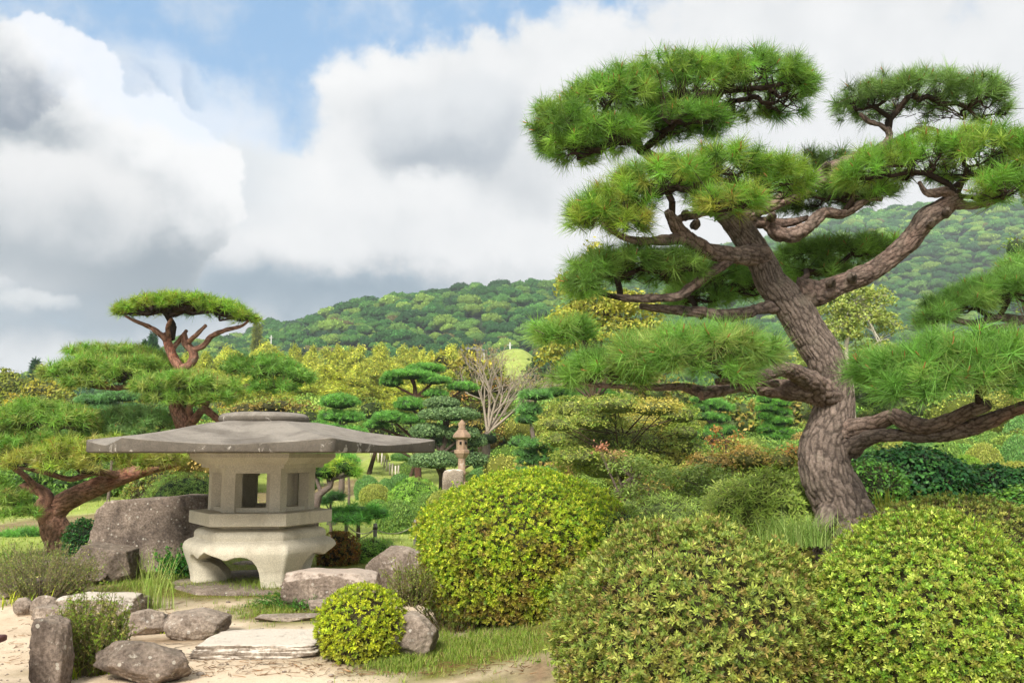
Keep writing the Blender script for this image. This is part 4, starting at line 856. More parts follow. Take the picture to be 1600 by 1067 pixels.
bush(647, 748, 802, 74, 'feathery bright green shrub amid the clipped balls', [lin(140, 186, 66), lin(118, 168, 60), lin(158, 200, 80)], leaf=.10, dens=260, temps=T_SPRAY, seed=70, name='soft_shrub', cat='shrub', core=(.03, .06, .015), twigs=False, lump=.12)

# ---------------------------------------------------------------- grass and weeds
def blades(mb, X, h, lean, col, wid=.004, seg=3):
    n = len(X); a = rng.uniform(0, 2 * np.pi, n); dl = np.stack([np.cos(a), np.sin(a), 0 * a], 1); h = np.broadcast_to(h, n) * rng.uniform(.5, 1.2, n); lean = lean * rng.uniform(.3, 1.2, n)
    sd_ = np.stack([-np.sin(a), np.cos(a), 0 * a], 1); rows = []
    for k in range(seg):
        t_ = k / seg; c = X + dl * (h * lean * t_ ** 1.8)[:, None] + np.array([0, 0, 1]) * (h * (t_ - .25 * lean * t_ ** 2))[:, None]; w = wid * (1 - .6 * t_) * np.ones(n); rows += [c - sd_ * w[:, None] / 2, c + sd_ * w[:, None] / 2]
    tipv = X + dl * (h * lean)[:, None] + np.array([0, 0, 1]) * (h * (1 - .25 * lean))[:, None]; rows.append(tipv)
    V = np.stack(rows, 1).reshape(-1, 3); m = 2 * seg + 1; f = []
    for k in range(seg - 1): f += [[2 * k, 2 * k + 1, 2 * k + 3], [2 * k, 2 * k + 3, 2 * k + 2]]
    f += [[2 * seg - 2, 2 * seg - 1, 2 * seg]]
    F = (np.arange(n)[:, None, None] * m + np.array(f)[None]).reshape(-1, 3); c = np.repeat(np.broadcast_to(col, (n, 3)) * np.exp(rng.normal(0, .2, (n, 1))), m, 0); mb.add(V, F, c)
GP = [lin(150, 170, 70), lin(120, 152, 56), lin(170, 176, 96), lin(184, 172, 116)]
def grass_field():
    n = 48000; x = rng.uniform(-7, 2.4, n); y = rng.uniform(4.4, 11.5, n); V = np.stack([x, y, ground(x, y)], 1); g, d = masks(V); px, py = project(V)
    ok = (rng.uniform(0, 1, n) < g * .9) & (px > -20) & (px < 1000) & (py < 1100); V = V[ok]; mb = MB(); 
    blades(mb, V, rng.uniform(.015, .05, len(V)), .9, palette(GP, len(V), [.35, .3, .2, .15]) * KF, .004, 2)
    m = 900; q = []
    for cx, cy, rx, ry, k in [(420, 955, 70, 16, 160), (210, 895, 50, 20, 240), (300, 914, 150, 9, 520), (440, 920, 70, 10, 360), (380, 912, 60, 6, 160), (700, 1010, 120, 24, 600), (620, 1035, 50, 18, 260), (800, 1000, 70, 24, 200), (60, 925, 60, 10, 120)]:
        for i in range(k):
            p = onground(rng.normal(cx, rx * .5), rng.normal(cy, ry * .5)); q.append(np.tile(p, (9, 1)) + rng.normal(0, .018, (9, 3)) * [1, 1, 0])
    q = np.concatenate(q); blades(mb, q, .062, .9, palette(GP, len(q), [.4, .4, .1, .1]) * KF, .0045, 2)
    mb.build('lawn_grass', GRASS, smooth=False, label='short mixed grass growing along the sandy path and lantern foot', cat='grass', kind='stuff')
    # far lawn
    n = 19000; y = rng.uniform(11.5, 32, n); x = rng.uniform(-.62, .25, n) * y; V = np.stack([x, y, ground(x, y)], 1); g, d = masks(V); V = V[rng.uniform(0, 1, n) < g]; mb = MB()
    blades(mb, V, rng.uniform(.04, .10, len(V)), .8, palette([lin(176, 194, 96), lin(152, 176, 78), lin(190, 190, 112)], len(V)) * KF, .016, 2)
    mb.build('far_grass', GRASS, smooth=False, label='sunlit lawn grass beyond the wide lantern', cat='grass', kind='stuff')
grass_field()
def clump(cx, base, w, h, n, lean, pal, label, wid=.005, name='grass_clump', cat='grass clump', d=None, seg=4):
    p = onground(cx, base) if d is None else P(cx, base, d); s = 1 / ppm(p[1]); root = empty(name, p, label, cat); mb = MB()
    X = p + rng.normal(0, 1, (n, 3)) * [w * s * .35, w * s * .3, 0]; blades(mb, X, h * s, lean, palette(pal, n) * KF, wid, seg); mb.build('blades', GRASS, root, smooth=False, kind='stuff'); return root
clump(238, 952, 42, 88, 90, .45, [lin(150, 180, 84), lin(176, 190, 110)], 'tall thin grass clump standing in the path by the bleached rock', .006)
clump(206, 905, 30, 44, 90, .5, [lin(130, 168, 70), lin(160, 180, 90)], 'grass tuft at the foot of the huge boulder', .006)
clump(290, 902, 36, 40, 120, .5, [lin(120, 165, 60), lin(150, 180, 74)], 'fresh grass tuft against the left lantern leg', .006)
clump(1250, 850, 90, 52, 700, .9, [lin(150, 180, 92), lin(128, 164, 76), lin(170, 190, 110)], 'soft arching grass in front of the pine trunk', .004, d=5.6)
clump(1382, 812, 30, 48, 60, .7, [lin(150, 170, 60), lin(180, 190, 80)], 'strappy yellow green leaves at the right of the trunk base', .012, d=6.0)
clump(400, 922, 60, 20, 240, .9, [lin(140, 165, 70)], 'low grass tuft under the lantern arch', .005)
for i, (cx, b_, w, h, lab) in enumerate([(262, 988, 18, 20, 'weed sprig between the two rounded path rocks'), (158, 1052, 26, 26, 'yellow green weed at left of the humped rock'), (234, 1052, 20, 22, 'star shaped weed right of the pale patch on humped rock'), (348, 1000, 18, 12, 'tiny weed by the slab corner'), (100, 1060, 40, 30, 'grassy weed at foot of the pillar rock'), (20, 945, 60, 24, 'leafy weeds at the far left edge'), (445, 1010, 10, 14, 'tiny sprout in front of the white slab'), (135, 956, 30, 18, 'small weed before the bleached rock')]):
    clump(cx, b_, w, h, 46, .7, [lin(186, 196, 60), lin(150, 176, 56)], lab, .012, 'weed', 'weed', seg=3)
# twiggy shrub, weedy pillar plant, broad leaved plant
def stems_plant(cx, base, w, h, n, label, pal, stemcol, leaf=.02, per=14, name='wild_plant', cat='plant', temps=None, spread=.35, d=None, jitter=.03, vmin=.25):
    p = onground(cx, base) if d is None else P(cx, base, d); s = 1 / ppm(p[1]); root = empty(name, p, label, cat); st = MB(); lf = MB()
    a = rng.uniform(0, 2 * np.pi, n); rr = np.sqrt(rng.uniform(0, 1, n)) * w * s * .5; A = p + np.stack([np.cos(a) * rr * .6, np.sin(a) * rr * .5, 0 * a], 1)
    top = p + np.stack([np.cos(a) * rr * (1 + spread), np.sin(a) * rr, h * s * rng.uniform(.55, 1.05, n) * (1 - .35 * (rr / (w * s * .5)) ** 2)], 1) + rng.normal(0, jitter, (n, 3)); M_ = (A + top) / 2 + rng.normal(0, jitter, (n, 3))
    sticks(st, A, M_, .004, .003, stemcol, 3); sticks(st, M_, top, .003, .0012, stemcol, 3)
    t_ = rng.uniform(vmin, 1, (n, per)); X = np.where(t_[..., None] < .5, A[:, None] + (M_ - A)[:, None] * t_[..., None] * 2, M_[:, None] + (top - M_)[:, None] * (t_[..., None] * 2 - 1)).reshape(-1, 3); m = len(X)
    side = rng.normal(0, 1, (m, 3)) + [0, 0, .6]; B2 = X + side * .035 * min(1, h * s); k = rng.uniform(0, 1, m) < .5; sticks(st, X[k], B2[k], .0018, .0008, stemcol, 3)
    scatter(lf, temps or T_TINY, np.where(k[:, None], B2, X), side, leaf * rng.uniform(.6, 1.3, m), palette(pal, m) * KF, .2)
    st.build('stems', TWIG, root, kind='stuff'); lf.build('leaves', LEAF, root, smooth=False, kind='stuff'); return root
stems_plant(66, 932, 140, 84, 330, 'dry twiggy heath like shrub at left with sparse olive leaves', [lin(144, 162, 74), lin(164, 160, 96), lin(120, 146, 62)], lin(158, 146, 116) * .6, .015, 15, 'twiggy_shrub', 'shrub')
stems_plant(14, 925, 90, 76, 120, 'green leafy shrub cut by the left edge beside the twiggy one', [lin(120, 160, 56), lin(98, 138, 50)], lin(120, 110, 80) * .6, .016, 18, 'twiggy_shrub', 'shrub')
stems_plant(136, 1052, 92, 128, 230, 'tall weedy plant spilling over the upright pillar rock', [lin(140, 168, 56), lin(120, 150, 50), lin(164, 160, 84)], lin(140, 132, 84) * .6, .015, 22, 'weedy_plant', 'plant', temps=T_AZ2)
stems_plant(272, 902, 60, 50, 26, 'dark broad leaved plant between boulder and lantern leg', [lin(60, 122, 46), lin(84, 146, 54)], lin(84, 110, 50) * .6, .05, 9, 'broadleaf_plant', 'plant', temps=T_BIG, d=9.7)
stems_plant(470, 946, 130, 14, 160, 'low clover like groundcover in front of the ledge rock', [lin(70, 124, 44), lin(90, 146, 54)], lin(84, 110, 50) * .6, .016, 10, 'groundcover_plant', 'plant')
stems_plant(710, 985, 110, 70, 130, 'wispy ferny plants at the foot of the golden azalea', [lin(140, 160, 60), lin(110, 140, 50)], lin(120, 100, 66) * .6, .02, 12, 'fern_plant', 'plant', temps=T_SPRAY)
stems_plant(640, 945, 70, 70, 110, 'wispy weeds on the left flank of the golden azalea', [lin(150, 160, 70), lin(120, 140, 60)], lin(130, 116, 80) * .6, .014, 12, 'wild_plant', 'plant', d=6.7)
# ---------------------------------------------------------------- pines
T_N = t_needles(92, .027, 9, 88, droop=.08); T_NM = t_needles(38, .058, 8, 92); T_NF = t_needles(20, .10, 5, 95); T_N2 = t_needles(70, .028, 6, 104)
NG = [lin(112, 172, 56), lin(80, 142, 48), lin(116, 172, 62), lin(66, 122, 46)]
BC = lin(146, 132, 122) * .74; TC = lin(86, 70, 60) * .45
class Pad:
    def __init__(s, ells, root, pal=None, L=.14, dens=120, temps=None, zmin=-.15, up=.55, twig=.012, extra=0.0): s.__dict__.update(locals())
def ell_world(e):
    px, py, rx, ry, d = e[:5]; c = P(px, py, d); k = 1 / ppm(d); D = (e[5] if len(e) > 5 else rx) * k; return c, np.array([rx * k, D, ry * k])
def pad_build(root_obj, pad, lenscale=1.0, core=None, name='needle_pad', light=1.0):
    E = [ell_world(e) for e in pad.ells]; PX = []; PN = []
    for i, (c, r) in enumerate(E):
        area = 2 * math.pi * (r[0] * r[1] + (r[0] + r[1]) / 2 * r[2]) * .6; n = max(6, int(area * pad.dens * 1.6)); d = sph(n, pad.zmin); X = c + d * r * rng.uniform(.82, 1.04, (n, 1)); nr = d / r; nr /= np.linalg.norm(nr, axis=1, keepdims=True)
        ok = np.ones(n, bool)
        for j, (c2, r2) in enumerate(E):
            if j != i: ok &= (((X - c2) / r2) ** 2).sum(1) > .72
        PX.append(X[ok]); PN.append(nr[ok])
    X = np.concatenate(PX); N_ = np.concatenate(PN); n = len(X); X = X + rng.normal(0, pad.L * .16, (n, 3))
    D = N_ * 1.0 + [0, -.15, pad.up * .7] + rng.normal(0, .25, (n, 3))
    pal = pad.pal or NG; u = fbm(X * 2.2, 3, 3); cl = (palette(pal, n) + np.array([.070, .055, .020])) * KF * 1.18 * (1 + .35 * u[:, None]) * light
    par = empty(name, wloc(root_obj)); par.parent = root_obj; par.location = (0, 0, 0)
    # the pad's own object is its needle mass; twigs are its child
    bpy.data.objects.remove(par)
    mb = MB(); scatter(mb, pad.temps or T_N, X, D, pad.L * rng.uniform(.8, 1.15, n) * lenscale, np.minimum(cl, .42), .20, .20, None)
    mb_n = mb; mb = MB(); k_ = rng.uniform(0, 1, n) < .35; bd = D[k_] / np.linalg.norm(D[k_], axis=1, keepdims=True); sticks(mb, X[k_], X[k_] + bd * pad.L * .30, .005, .003, lin(190, 130, 80) * .7, 3); o_b = mb
    o = mb_n.build(name, NEEDLE, root_obj, smooth=False, kind='stuff')
    k = o_b.build('buds', TWIG, None); k.parent = o; k['kind'] = 'stuff'; k.data.transform(__import__('mathutils').Matrix.Translation(tuple(-wloc(o))))
    if core is not None:
        mb = MB()
        for c, r in E: blob(mb, c - [0, 0, r[2] * .15], r * [.82, .82, .66], core, 3, .15, 3)
        k = mb.build('shade_core', CORE, None); k.parent = o; k.data.transform(__import__('mathutils').Matrix.Translation(tuple(-wloc(o))))  # solid blobs in the pad, inner shade put into their colour
    # twig tree: support nodes low in the pad, chained to the root, tufts hang off them
    if pad.twig:
        mb = MB(); rt = P(*pad.root); m = max(6, n // 5); S = []
        for c, r in E:
            k = max(2, int(m / len(E))); d = sph(k, -.4); S.append(c + d * r * [.8, .8, .35] * rng.uniform(.2, 1, (k, 1)) - [0, 0, r[2] * .25])
        S = np.concatenate(S); S = S[np.argsort(np.linalg.norm(S - rt, axis=1))]; nodes = [rt]; par_ = [-1]; pl = [0.0]
        for s_ in S:
            Q = np.array(nodes); dist = np.linalg.norm(Q - s_, axis=1) + .25 * np.array(pl); j = int(np.argmin(dist)); par_.append(j); pl.append(pl[j] + np.linalg.norm(Q[j] - s_)); nodes.append(s_)
        nodes = np.array(nodes); cnt = np.ones(len(nodes)) * .6; att = []
        for x in range(0, n, 1): 
            j = int(np.argmin(np.linalg.norm(nodes - X[x], axis=1))); att.append(j); cnt[j] += 1
        for i in range(len(nodes) - 1, 0, -1): cnt[par_[i]] += cnt[i]
        rad = pad.twig * .19 * np.sqrt(cnt) ** .92; rad = np.minimum(rad, pad.twig * 1.9)
        A = nodes[np.array(par_[1:])]; B_ = nodes[1:]; ra = np.minimum(rad[np.array(par_[1:])], rad[1:] * 1.5); rb = rad[1:]
        K = A * .5 + B_ * .5 + rng.normal(0, 1, A.shape) * (np.linalg.norm(B_ - A, axis=1)[:, None] * .13)
        tc = TC * np.exp(rng.normal(0, .15, (len(A), 1))); sticks(mb, A, K, ra, (ra + rb) / 2, tc, 6); sticks(mb, K, B_, (ra + rb) / 2, rb, tc, 6)
        A2 = nodes[np.array(att)]; sticks(mb, A2, X, pad.twig * .26, pad.twig * .2, TC * 1.15, 3)
        for c, r in E:                       # the tangle of fine dead twigs under the needles
            q = int(2 * math.pi * r[0] * r[1] * pad.dens * .9); dd = sph(q, -.5); A3 = c + dd * r * [.85, .85, .6] * rng.uniform(.3, 1, (q, 1)) - [0, 0, r[2] * .12]; B3 = A3 + rng.uniform(-1, 1, (q, 3)) * [.10, .10, .05]; sticks(mb, A3, B3, pad.twig * .3, pad.twig * .16, TC * 1.1 * np.exp(rng.normal(0, .3, (q, 1))), 3)
        k = mb.build('twigs', TWIG, None); k.parent = o; k['kind'] = 'stuff'; k.data.transform(__import__('mathutils').Matrix.Translation(tuple(-wloc(o))))
    return o
def limb(root_obj, name, pts, sides=14, step=.03, bark=.008, col=BC, lump=.12, seed=0, redden=None, end=True):
    X = np.array([P(a, b, d) for a, b, d, r in pts]); rr = np.array([r / ppm(d) for a, b, d, r in pts]) * (.79 if name == 'trunk' else .86); mb = MB()
    tube(mb, X, rr, sides, step, col, lump, bark, seed, True, redden); return mb.build(name, BARK, root_obj)

def main_pine():
    base = P(1322, 838, 6.1); root = empty('sculpted_pine', base, 'big sculpted pine with leaning plated trunk and tiered needle pads at right', 'pine tree')
    limb(root, 'trunk', [(1332, 880, 6.05, 80), (1325, 838, 6.05, 58), (1318, 808, 6.05, 50), (1308, 775, 6.05, 51), (1291, 740, 6.05, 48), (1288, 702, 6.08, 46), (1298, 664, 6.1, 42), (1304, 628, 6.1, 37), (1300, 592, 6.1, 36), (1284, 552, 6.1, 36), (1260, 515, 6.1, 36), (1237, 477, 6.1, 35),
         (1206, 442, 6.1, 30), (1191, 410, 6.1, 27), (1171, 378, 6.1, 26), (1148, 348, 6.1, 24), (1118, 316, 6.1, 21), (1080, 284, 6.1, 17), (1036, 258, 6.1, 13), (1005, 236, 6.1, 9)], 140, .0125, .016, BC, .08, 1)
    for k, (x, y, x2, y2, r) in enumerate([(1300, 790, 1262, 850, 20), (1340, 790, 1392, 846, 22), (1330, 800, 1350, 862, 22)]):
        limb(root, 'root', [(x, y, 5.98, r), ((x + x2) / 2 + 4, (y + y2) / 2, 5.9, r * .8), (x2, y2, 5.82, r * .45)], 36, .02, .010, BC, .15, 60 + k)
    br = [
        ([(1195, 398, 6.05, 19), (1165, 399, 5.98, 16), (1135, 399, 5.9, 14), (1110, 393, 5.85, 14), (1085, 380, 5.8, 14), (1064, 362, 5.75, 13), (1052, 346, 5.7, 11), (1044, 330, 5.65, 8)], 11),
        ([(1084, 378, 5.8, 9), (1060, 374, 5.75, 10), (1030, 376, 5.7, 9), (1000, 377, 5.65, 8), (975, 371, 5.62, 6), (955, 360, 5.58, 4), (940, 345, 5.56, 3)], 12),
        ([(1052, 350, 5.7, 6), (1068, 340, 5.75, 7), (1095, 334, 5.8, 7), (1128, 330, 5.9, 7)], 13),
        ([(1160, 350, 6.15, 12), (1185, 348, 6.2, 11), (1215, 350, 6.25, 10), (1240, 347, 6.3, 7), (1262, 340, 6.35, 5)], 14),
        ([(1200, 352, 6.22, 9), (1212, 364, 6.22, 13), (1232, 368, 6.22, 13), (1255, 360, 6.25, 12), (1272, 345, 6.28, 11), (1288, 332, 6.3, 10), (1318, 334, 6.3, 8), (1342, 320, 6.3, 7), (1362, 310, 6.3, 5), (1378, 312, 6.3, 4)], 15),
        ([(1250, 462, 6.12, 30), (1278, 458, 6.1, 24), (1305, 448, 6.05, 20), (1340, 434, 6.0, 18), (1372, 418, 5.95, 18), (1402, 394, 5.9, 18), (1428, 368, 5.85, 19), (1447, 342, 5.8, 18), (1468, 328, 5.8, 17), (1488, 314, 5.78, 14), (1500, 304, 5.75, 9)], 16),
        ([(1492, 318, 5.78, 11), (1512, 322, 5.76, 7), (1530, 321, 5.74, 6), (1556, 314, 5.72, 4)], 17),
        ([(1490, 308, 5.78, 11), (1476, 300, 5.75, 9), (1456, 303, 5.72, 8), (1444, 298, 5.7, 5), (1436, 284, 5.7, 3)], 18),
        ([(1146, 345, 6.1, 16), (1180, 330, 6.15, 14), (1215, 315, 6.2, 13), (1252, 295, 6.2, 14), (1278, 280, 6.2, 14), (1300, 265, 6.2, 13), (1328, 252, 6.2, 12), (1356, 240, 6.2, 10), (1378, 230, 6.2, 8), (1390, 214, 6.2, 7), (1386, 200, 6.2, 6)], 19),
        ([(1388, 205, 6.2, 5), (1376, 196, 6.2, 4), (1358, 190, 6.2, 4), (1344, 178, 6.2, 3)], 20),
        ([(1384, 228, 6.2, 7), (1410, 214, 6.2, 5), (1440, 200, 6.2, 4), (1470, 205, 6.2, 3)], 21),
        ([(1150, 402, 5.95, 8), (1132, 412, 5.9, 9), (1108, 428, 5.85, 9), (1082, 448, 5.82, 9), (1058, 463, 5.8, 8), (1022, 466, 5.8, 8), (985, 466, 5.8, 7), (955, 462, 5.8, 5)], 22),
        ([(1215, 478, 6.1, 13), (1190, 482, 6.05, 11), (1162, 490, 6.0, 10), (1130, 494, 5.95, 11), (1100, 488, 5.95, 9), (1070, 486, 5.95, 9), (1030, 482, 5.95, 7), (1000, 478, 5.95, 5)], 23),
        ([(1296, 622, 6.05, 24), (1270, 600, 5.9, 20), (1246, 584, 5.75, 17), (1222, 577, 5.6, 13), (1196, 586, 5.45, 10), (1160, 594, 5.3, 8), (1120, 596, 5.2, 6)], 24),
        ([(1290, 612, 6.05, 24), (1256, 610, 5.95, 21), (1222, 608, 5.85, 18), (1186, 604, 5.8, 14), (1150, 603, 5.7, 12), (1112, 612, 5.6, 11), (1088, 610, 5.5, 10), (1064, 604, 5.45, 7), (1020, 606, 5.4, 5), (970, 604, 5.5, 4), (920, 600, 5.6, 4), (890, 590, 5.6, 3)], 25),
        ([(1215, 600, 5.7, 6), (1180, 598, 5.6, 7), (1150, 606, 5.5, 7), (1118, 612, 5.45, 8), (1095, 618, 5.4, 8)], 26),
        ([(1325, 672, 6.0, 22), (1345, 666, 5.9, 16), (1372, 660, 5.8, 13), (1397, 650, 5.7, 14), (1424, 662, 5.6, 15), (1452, 666, 5.5, 13), (1486, 656, 5.4, 13), (1516, 642, 5.3, 12), (1545, 632, 5.2, 9)], 27),
        ([(1328, 700, 6.0, 22), (1342, 692, 5.9, 15), (1366, 682, 5.8, 12), (1400, 680, 5.7, 11), (1434, 681, 5.6, 11), (1470, 680, 5.5, 12), (1506, 671, 5.4, 14), (1540, 660, 5.3, 14), (1574, 645, 5.2, 11), (1610, 632, 5.1, 9), (1660, 620, 5.1, 7), (1700, 600, 5.1, 5)], 28),
    ]
    for pts, sd_ in br:
        red = (lambda X: sstep(X[:, 0], 2.75, 3.25) * .9) if sd_ == 28 else (lambda X: .12 + 0 * X[:, 0])
        mx = max(p[3] for p in pts); limb(root, 'branch', pts, 60 if mx > 15 else 30, .014 if mx > 12 else .02, .009 if mx > 12 else .006, BC * (1.05 if sd_ % 2 else .95), .26, sd_, red)
    # snags and knots on the branches
    for k, (x, y, d) in enumerate([(1290, 262, 6.1), (1300, 276, 6.1), (1205, 341, 6.1), (1086, 352, 5.7), (1070, 338, 5.7), (1452, 352, 5.7), (1478, 334, 5.7), (1330, 436, 5.9), (1298, 444, 5.95)]):
        limb(root, 'knot', [(x, y, d + .08, 9), (x + 2, y - 3, d, 8), (x + 4, y - 8, d - .05, 3)], 16, .015, .006, BC * .8, .3, 80 + k)
    D = .40
    pads = [
        Pad([(950, 212, 56, 22, 5.75, 60), (1060, 192, 90, 20, 5.8, 60), (880, 206, 50, 36, 5.9, 90), (958, 172, 84, 46, 5.95, 105), (1065, 148, 105, 48, 6.0, 115), (1165, 142, 88, 44, 6.05, 110), (1230, 152, 40, 34, 6.1, 80), (905, 232, 50, 16, 5.8, 60)], (1003, 238, 6.1), dens=105, zmin=-.30, twig=.016),
        Pad([(955, 324, 64, 26, 5.55, 80), (1040, 290, 84, 32, 5.5, 95), (1130, 274, 82, 34, 5.5, 95), (1205, 292, 56, 30, 5.55, 85), (930, 342, 42, 20, 5.5, 60), (975, 346, 40, 14, 5.45, 50), (1130, 322, 60, 20, 5.3, 50)], (1050, 340, 5.7), [lin(118, 174, 50), lin(96, 158, 48), lin(136, 186, 62), lin(80, 136, 46)], dens=105),
        Pad([(1348, 160, 44, 22, 6.2, 60), (1420, 158, 80, 38, 6.2, 85), (1500, 166, 66, 38, 6.2, 80), (1550, 178, 28, 24, 6.2, 50)], (1388, 206, 6.2), [lin(96, 142, 70), lin(82, 128, 62), lin(110, 152, 76), lin(70, 112, 58)], dens=72, twig=.013),
        Pad([(1368, 270, 54, 28, 5.75, 70), (1440, 258, 80, 38, 5.7, 85), (1530, 250, 80, 48, 5.6, 90), (1610, 262, 70, 50, 5.5, 90), (1560, 300, 46, 28, 5.4, 50)], (1495, 306, 5.75), [lin(112, 172, 56), lin(90, 152, 50), lin(132, 184, 66)], dens=100),
        Pad([(1292, 262, 40, 16, 6.5, 50), (1270, 252, 24, 14, 6.5, 36)], (1285, 285, 6.3), [lin(96, 140, 76), lin(80, 120, 62)], dens=80),
        Pad([(1270, 308, 50, 16, 6.5, 70), (1325, 306, 46, 14, 6.4, 60), (1365, 304, 34, 12, 6.3, 50)], (1318, 334, 6.3), [lin(70, 112, 52), lin(84, 126, 56)], dens=110),
        Pad([(925, 426, 42, 26, 5.85, 70), (985, 420, 60, 26, 5.9, 85), (1050, 424, 52, 26, 5.95, 80), (912, 448, 28, 22, 5.8, 50)], (970, 466, 5.8), [lin(96, 148, 62), lin(80, 130, 56), lin(112, 160, 70)], dens=95),
        Pad([(1110, 442, 60, 26, 6.7, 90), (1165, 452, 50, 26, 6.8, 80), (1090, 468, 50, 18, 6.6, 60)], (1100, 488, 6.0), [lin(104, 158, 74), lin(86, 138, 60)], dens=85),
        Pad([(1258, 402, 46, 22, 7.0, 70), (1320, 398, 50, 18, 6.9, 80), (1370, 388, 30, 14, 6.8, 60), (1270, 426, 46, 16, 6.9, 60)], (1250, 440, 6.3), [lin(104, 152, 66), lin(86, 132, 56)], dens=85),
        Pad([(992, 560, 44, 24, 5.15, 80), (1050, 552, 60, 28, 5.05, 90), (1120, 548, 62, 28, 5.0, 90), (1180, 558, 40, 24, 5.05, 70), (1090, 568, 90, 16, 4.85, 40)], (1150, 600, 5.4), [lin(122, 178, 76), lin(102, 160, 66), lin(138, 190, 88), lin(86, 144, 60)], L=.155, dens=110),
        Pad([(862, 524, 26, 16, 5.75, 60), (900, 520, 26, 14, 5.75, 60), (892, 592, 24, 20, 5.6, 60), (930, 580, 42, 24, 5.5, 70), (965, 584, 44, 22, 5.4, 60)], (920, 600, 5.6), [lin(100, 156, 64), lin(84, 140, 56), lin(120, 172, 74)], L=.145, dens=100),
        Pad([(1388, 582, 44, 32, 5.1, 70), (1450, 572, 64, 36, 5.0, 85), (1530, 566, 74, 36, 4.95, 90), (1610, 570, 60, 36, 4.95, 90), (1420, 604, 50, 18, 4.85, 45), (1520, 596, 90, 22, 4.8, 45), (1690, 574, 60, 34, 4.9, 80)], (1530, 634, 5.25), [lin(108, 172, 70), lin(90, 154, 60), lin(126, 186, 80), lin(76, 136, 54)], L=.155, dens=110),
    ]
    for p in pads: pad_build(root, p)
    # white label on the trunk
    mb = MB(); c = P(1325, 622, 5.99); boxm(mb, (0, 0, 0), (.036, .004, .05), lin(225, 222, 210), 0, 1, 0); 
    t_ = mb.build('paper_tag', WOOD, root); t_.location = Vector(c - base + np.array([0, -.22, 0])); t_.location.y = 5.78 - base[1]; t_.rotation_euler = (0, R(20), R(25))
    for k in (-.012, .004, .018):
        mb = MB(); boxm(mb, (0, -.0032, k), (.026, .0016, .003), lin(90, 90, 90)); q = mb.build('print_line', WOOD, t_); q.location = (0, 0, 0); q.data.transform(__import__('mathutils').Matrix.Translation((0, 0, 0)))
        co = np.empty(len(q.data.vertices) * 3, np.float32); q.data.vertices.foreach_get('co', co); co = co.reshape(-1, 3); co += wloc(t_); q.data.vertices.foreach_set('co', co.ravel()); q.data.update()
main_pine()

def second_pine():
    base = np.array([6.3, 8.2, gz(6.3, 8.2)]); root = empty('garden_pine', base, 'second pine whose boughs enter from the right edge at mid height', 'pine tree')
    def w(px, py, d, r): return (px, py, d, r)
    limb(root, 'trunk', [(1830, 800, 8.2, 30), (1820, 700, 8.2, 26), (1800, 600, 8.0, 24), (1790, 520, 7.9, 20), (1760, 460, 7.8, 14)], 30, .04, .01, BC, .1, 5)
    limb(root, 'branch', [(1790, 520, 7.9, 13), (1720, 500, 7.7, 11), (1650, 495, 7.6, 9), (1600, 500, 7.5, 8), (1560, 496, 7.45, 7), (1520, 505, 7.4, 6), (1485, 498, 7.4, 4)], 20, .03, .006, BC * .8, .2, 6)
    limb(root, 'branch', [(1600, 500, 7.5, 6), (1580, 508, 7.4, 6), (1555, 512, 7.4, 5), (1520, 512, 7.4, 3)], 14, .03, .005, BC * .8, .2, 7)
    P2 = [lin(96, 154, 66), lin(84, 140, 60), lin(114, 166, 74)]
    pad_build(root, Pad([(1500, 478, 44, 22, 7.5, 60), (1560, 462, 60, 28, 7.5, 80), (1620, 450, 60, 34, 7.5, 80), (1455, 500, 26, 14, 7.3, 40), (1700, 460, 60, 30, 7.6, 80)], (1560, 496, 7.45), P2, L=.16, dens=75))
    pad_build(root, Pad([(1600, 420, 40, 20, 8.2, 50), (1660, 410, 50, 26, 8.2, 60), (1730, 400, 60, 30, 8, 70)], (1760, 470, 7.8), P2, L=.16, dens=60))
second_pine()

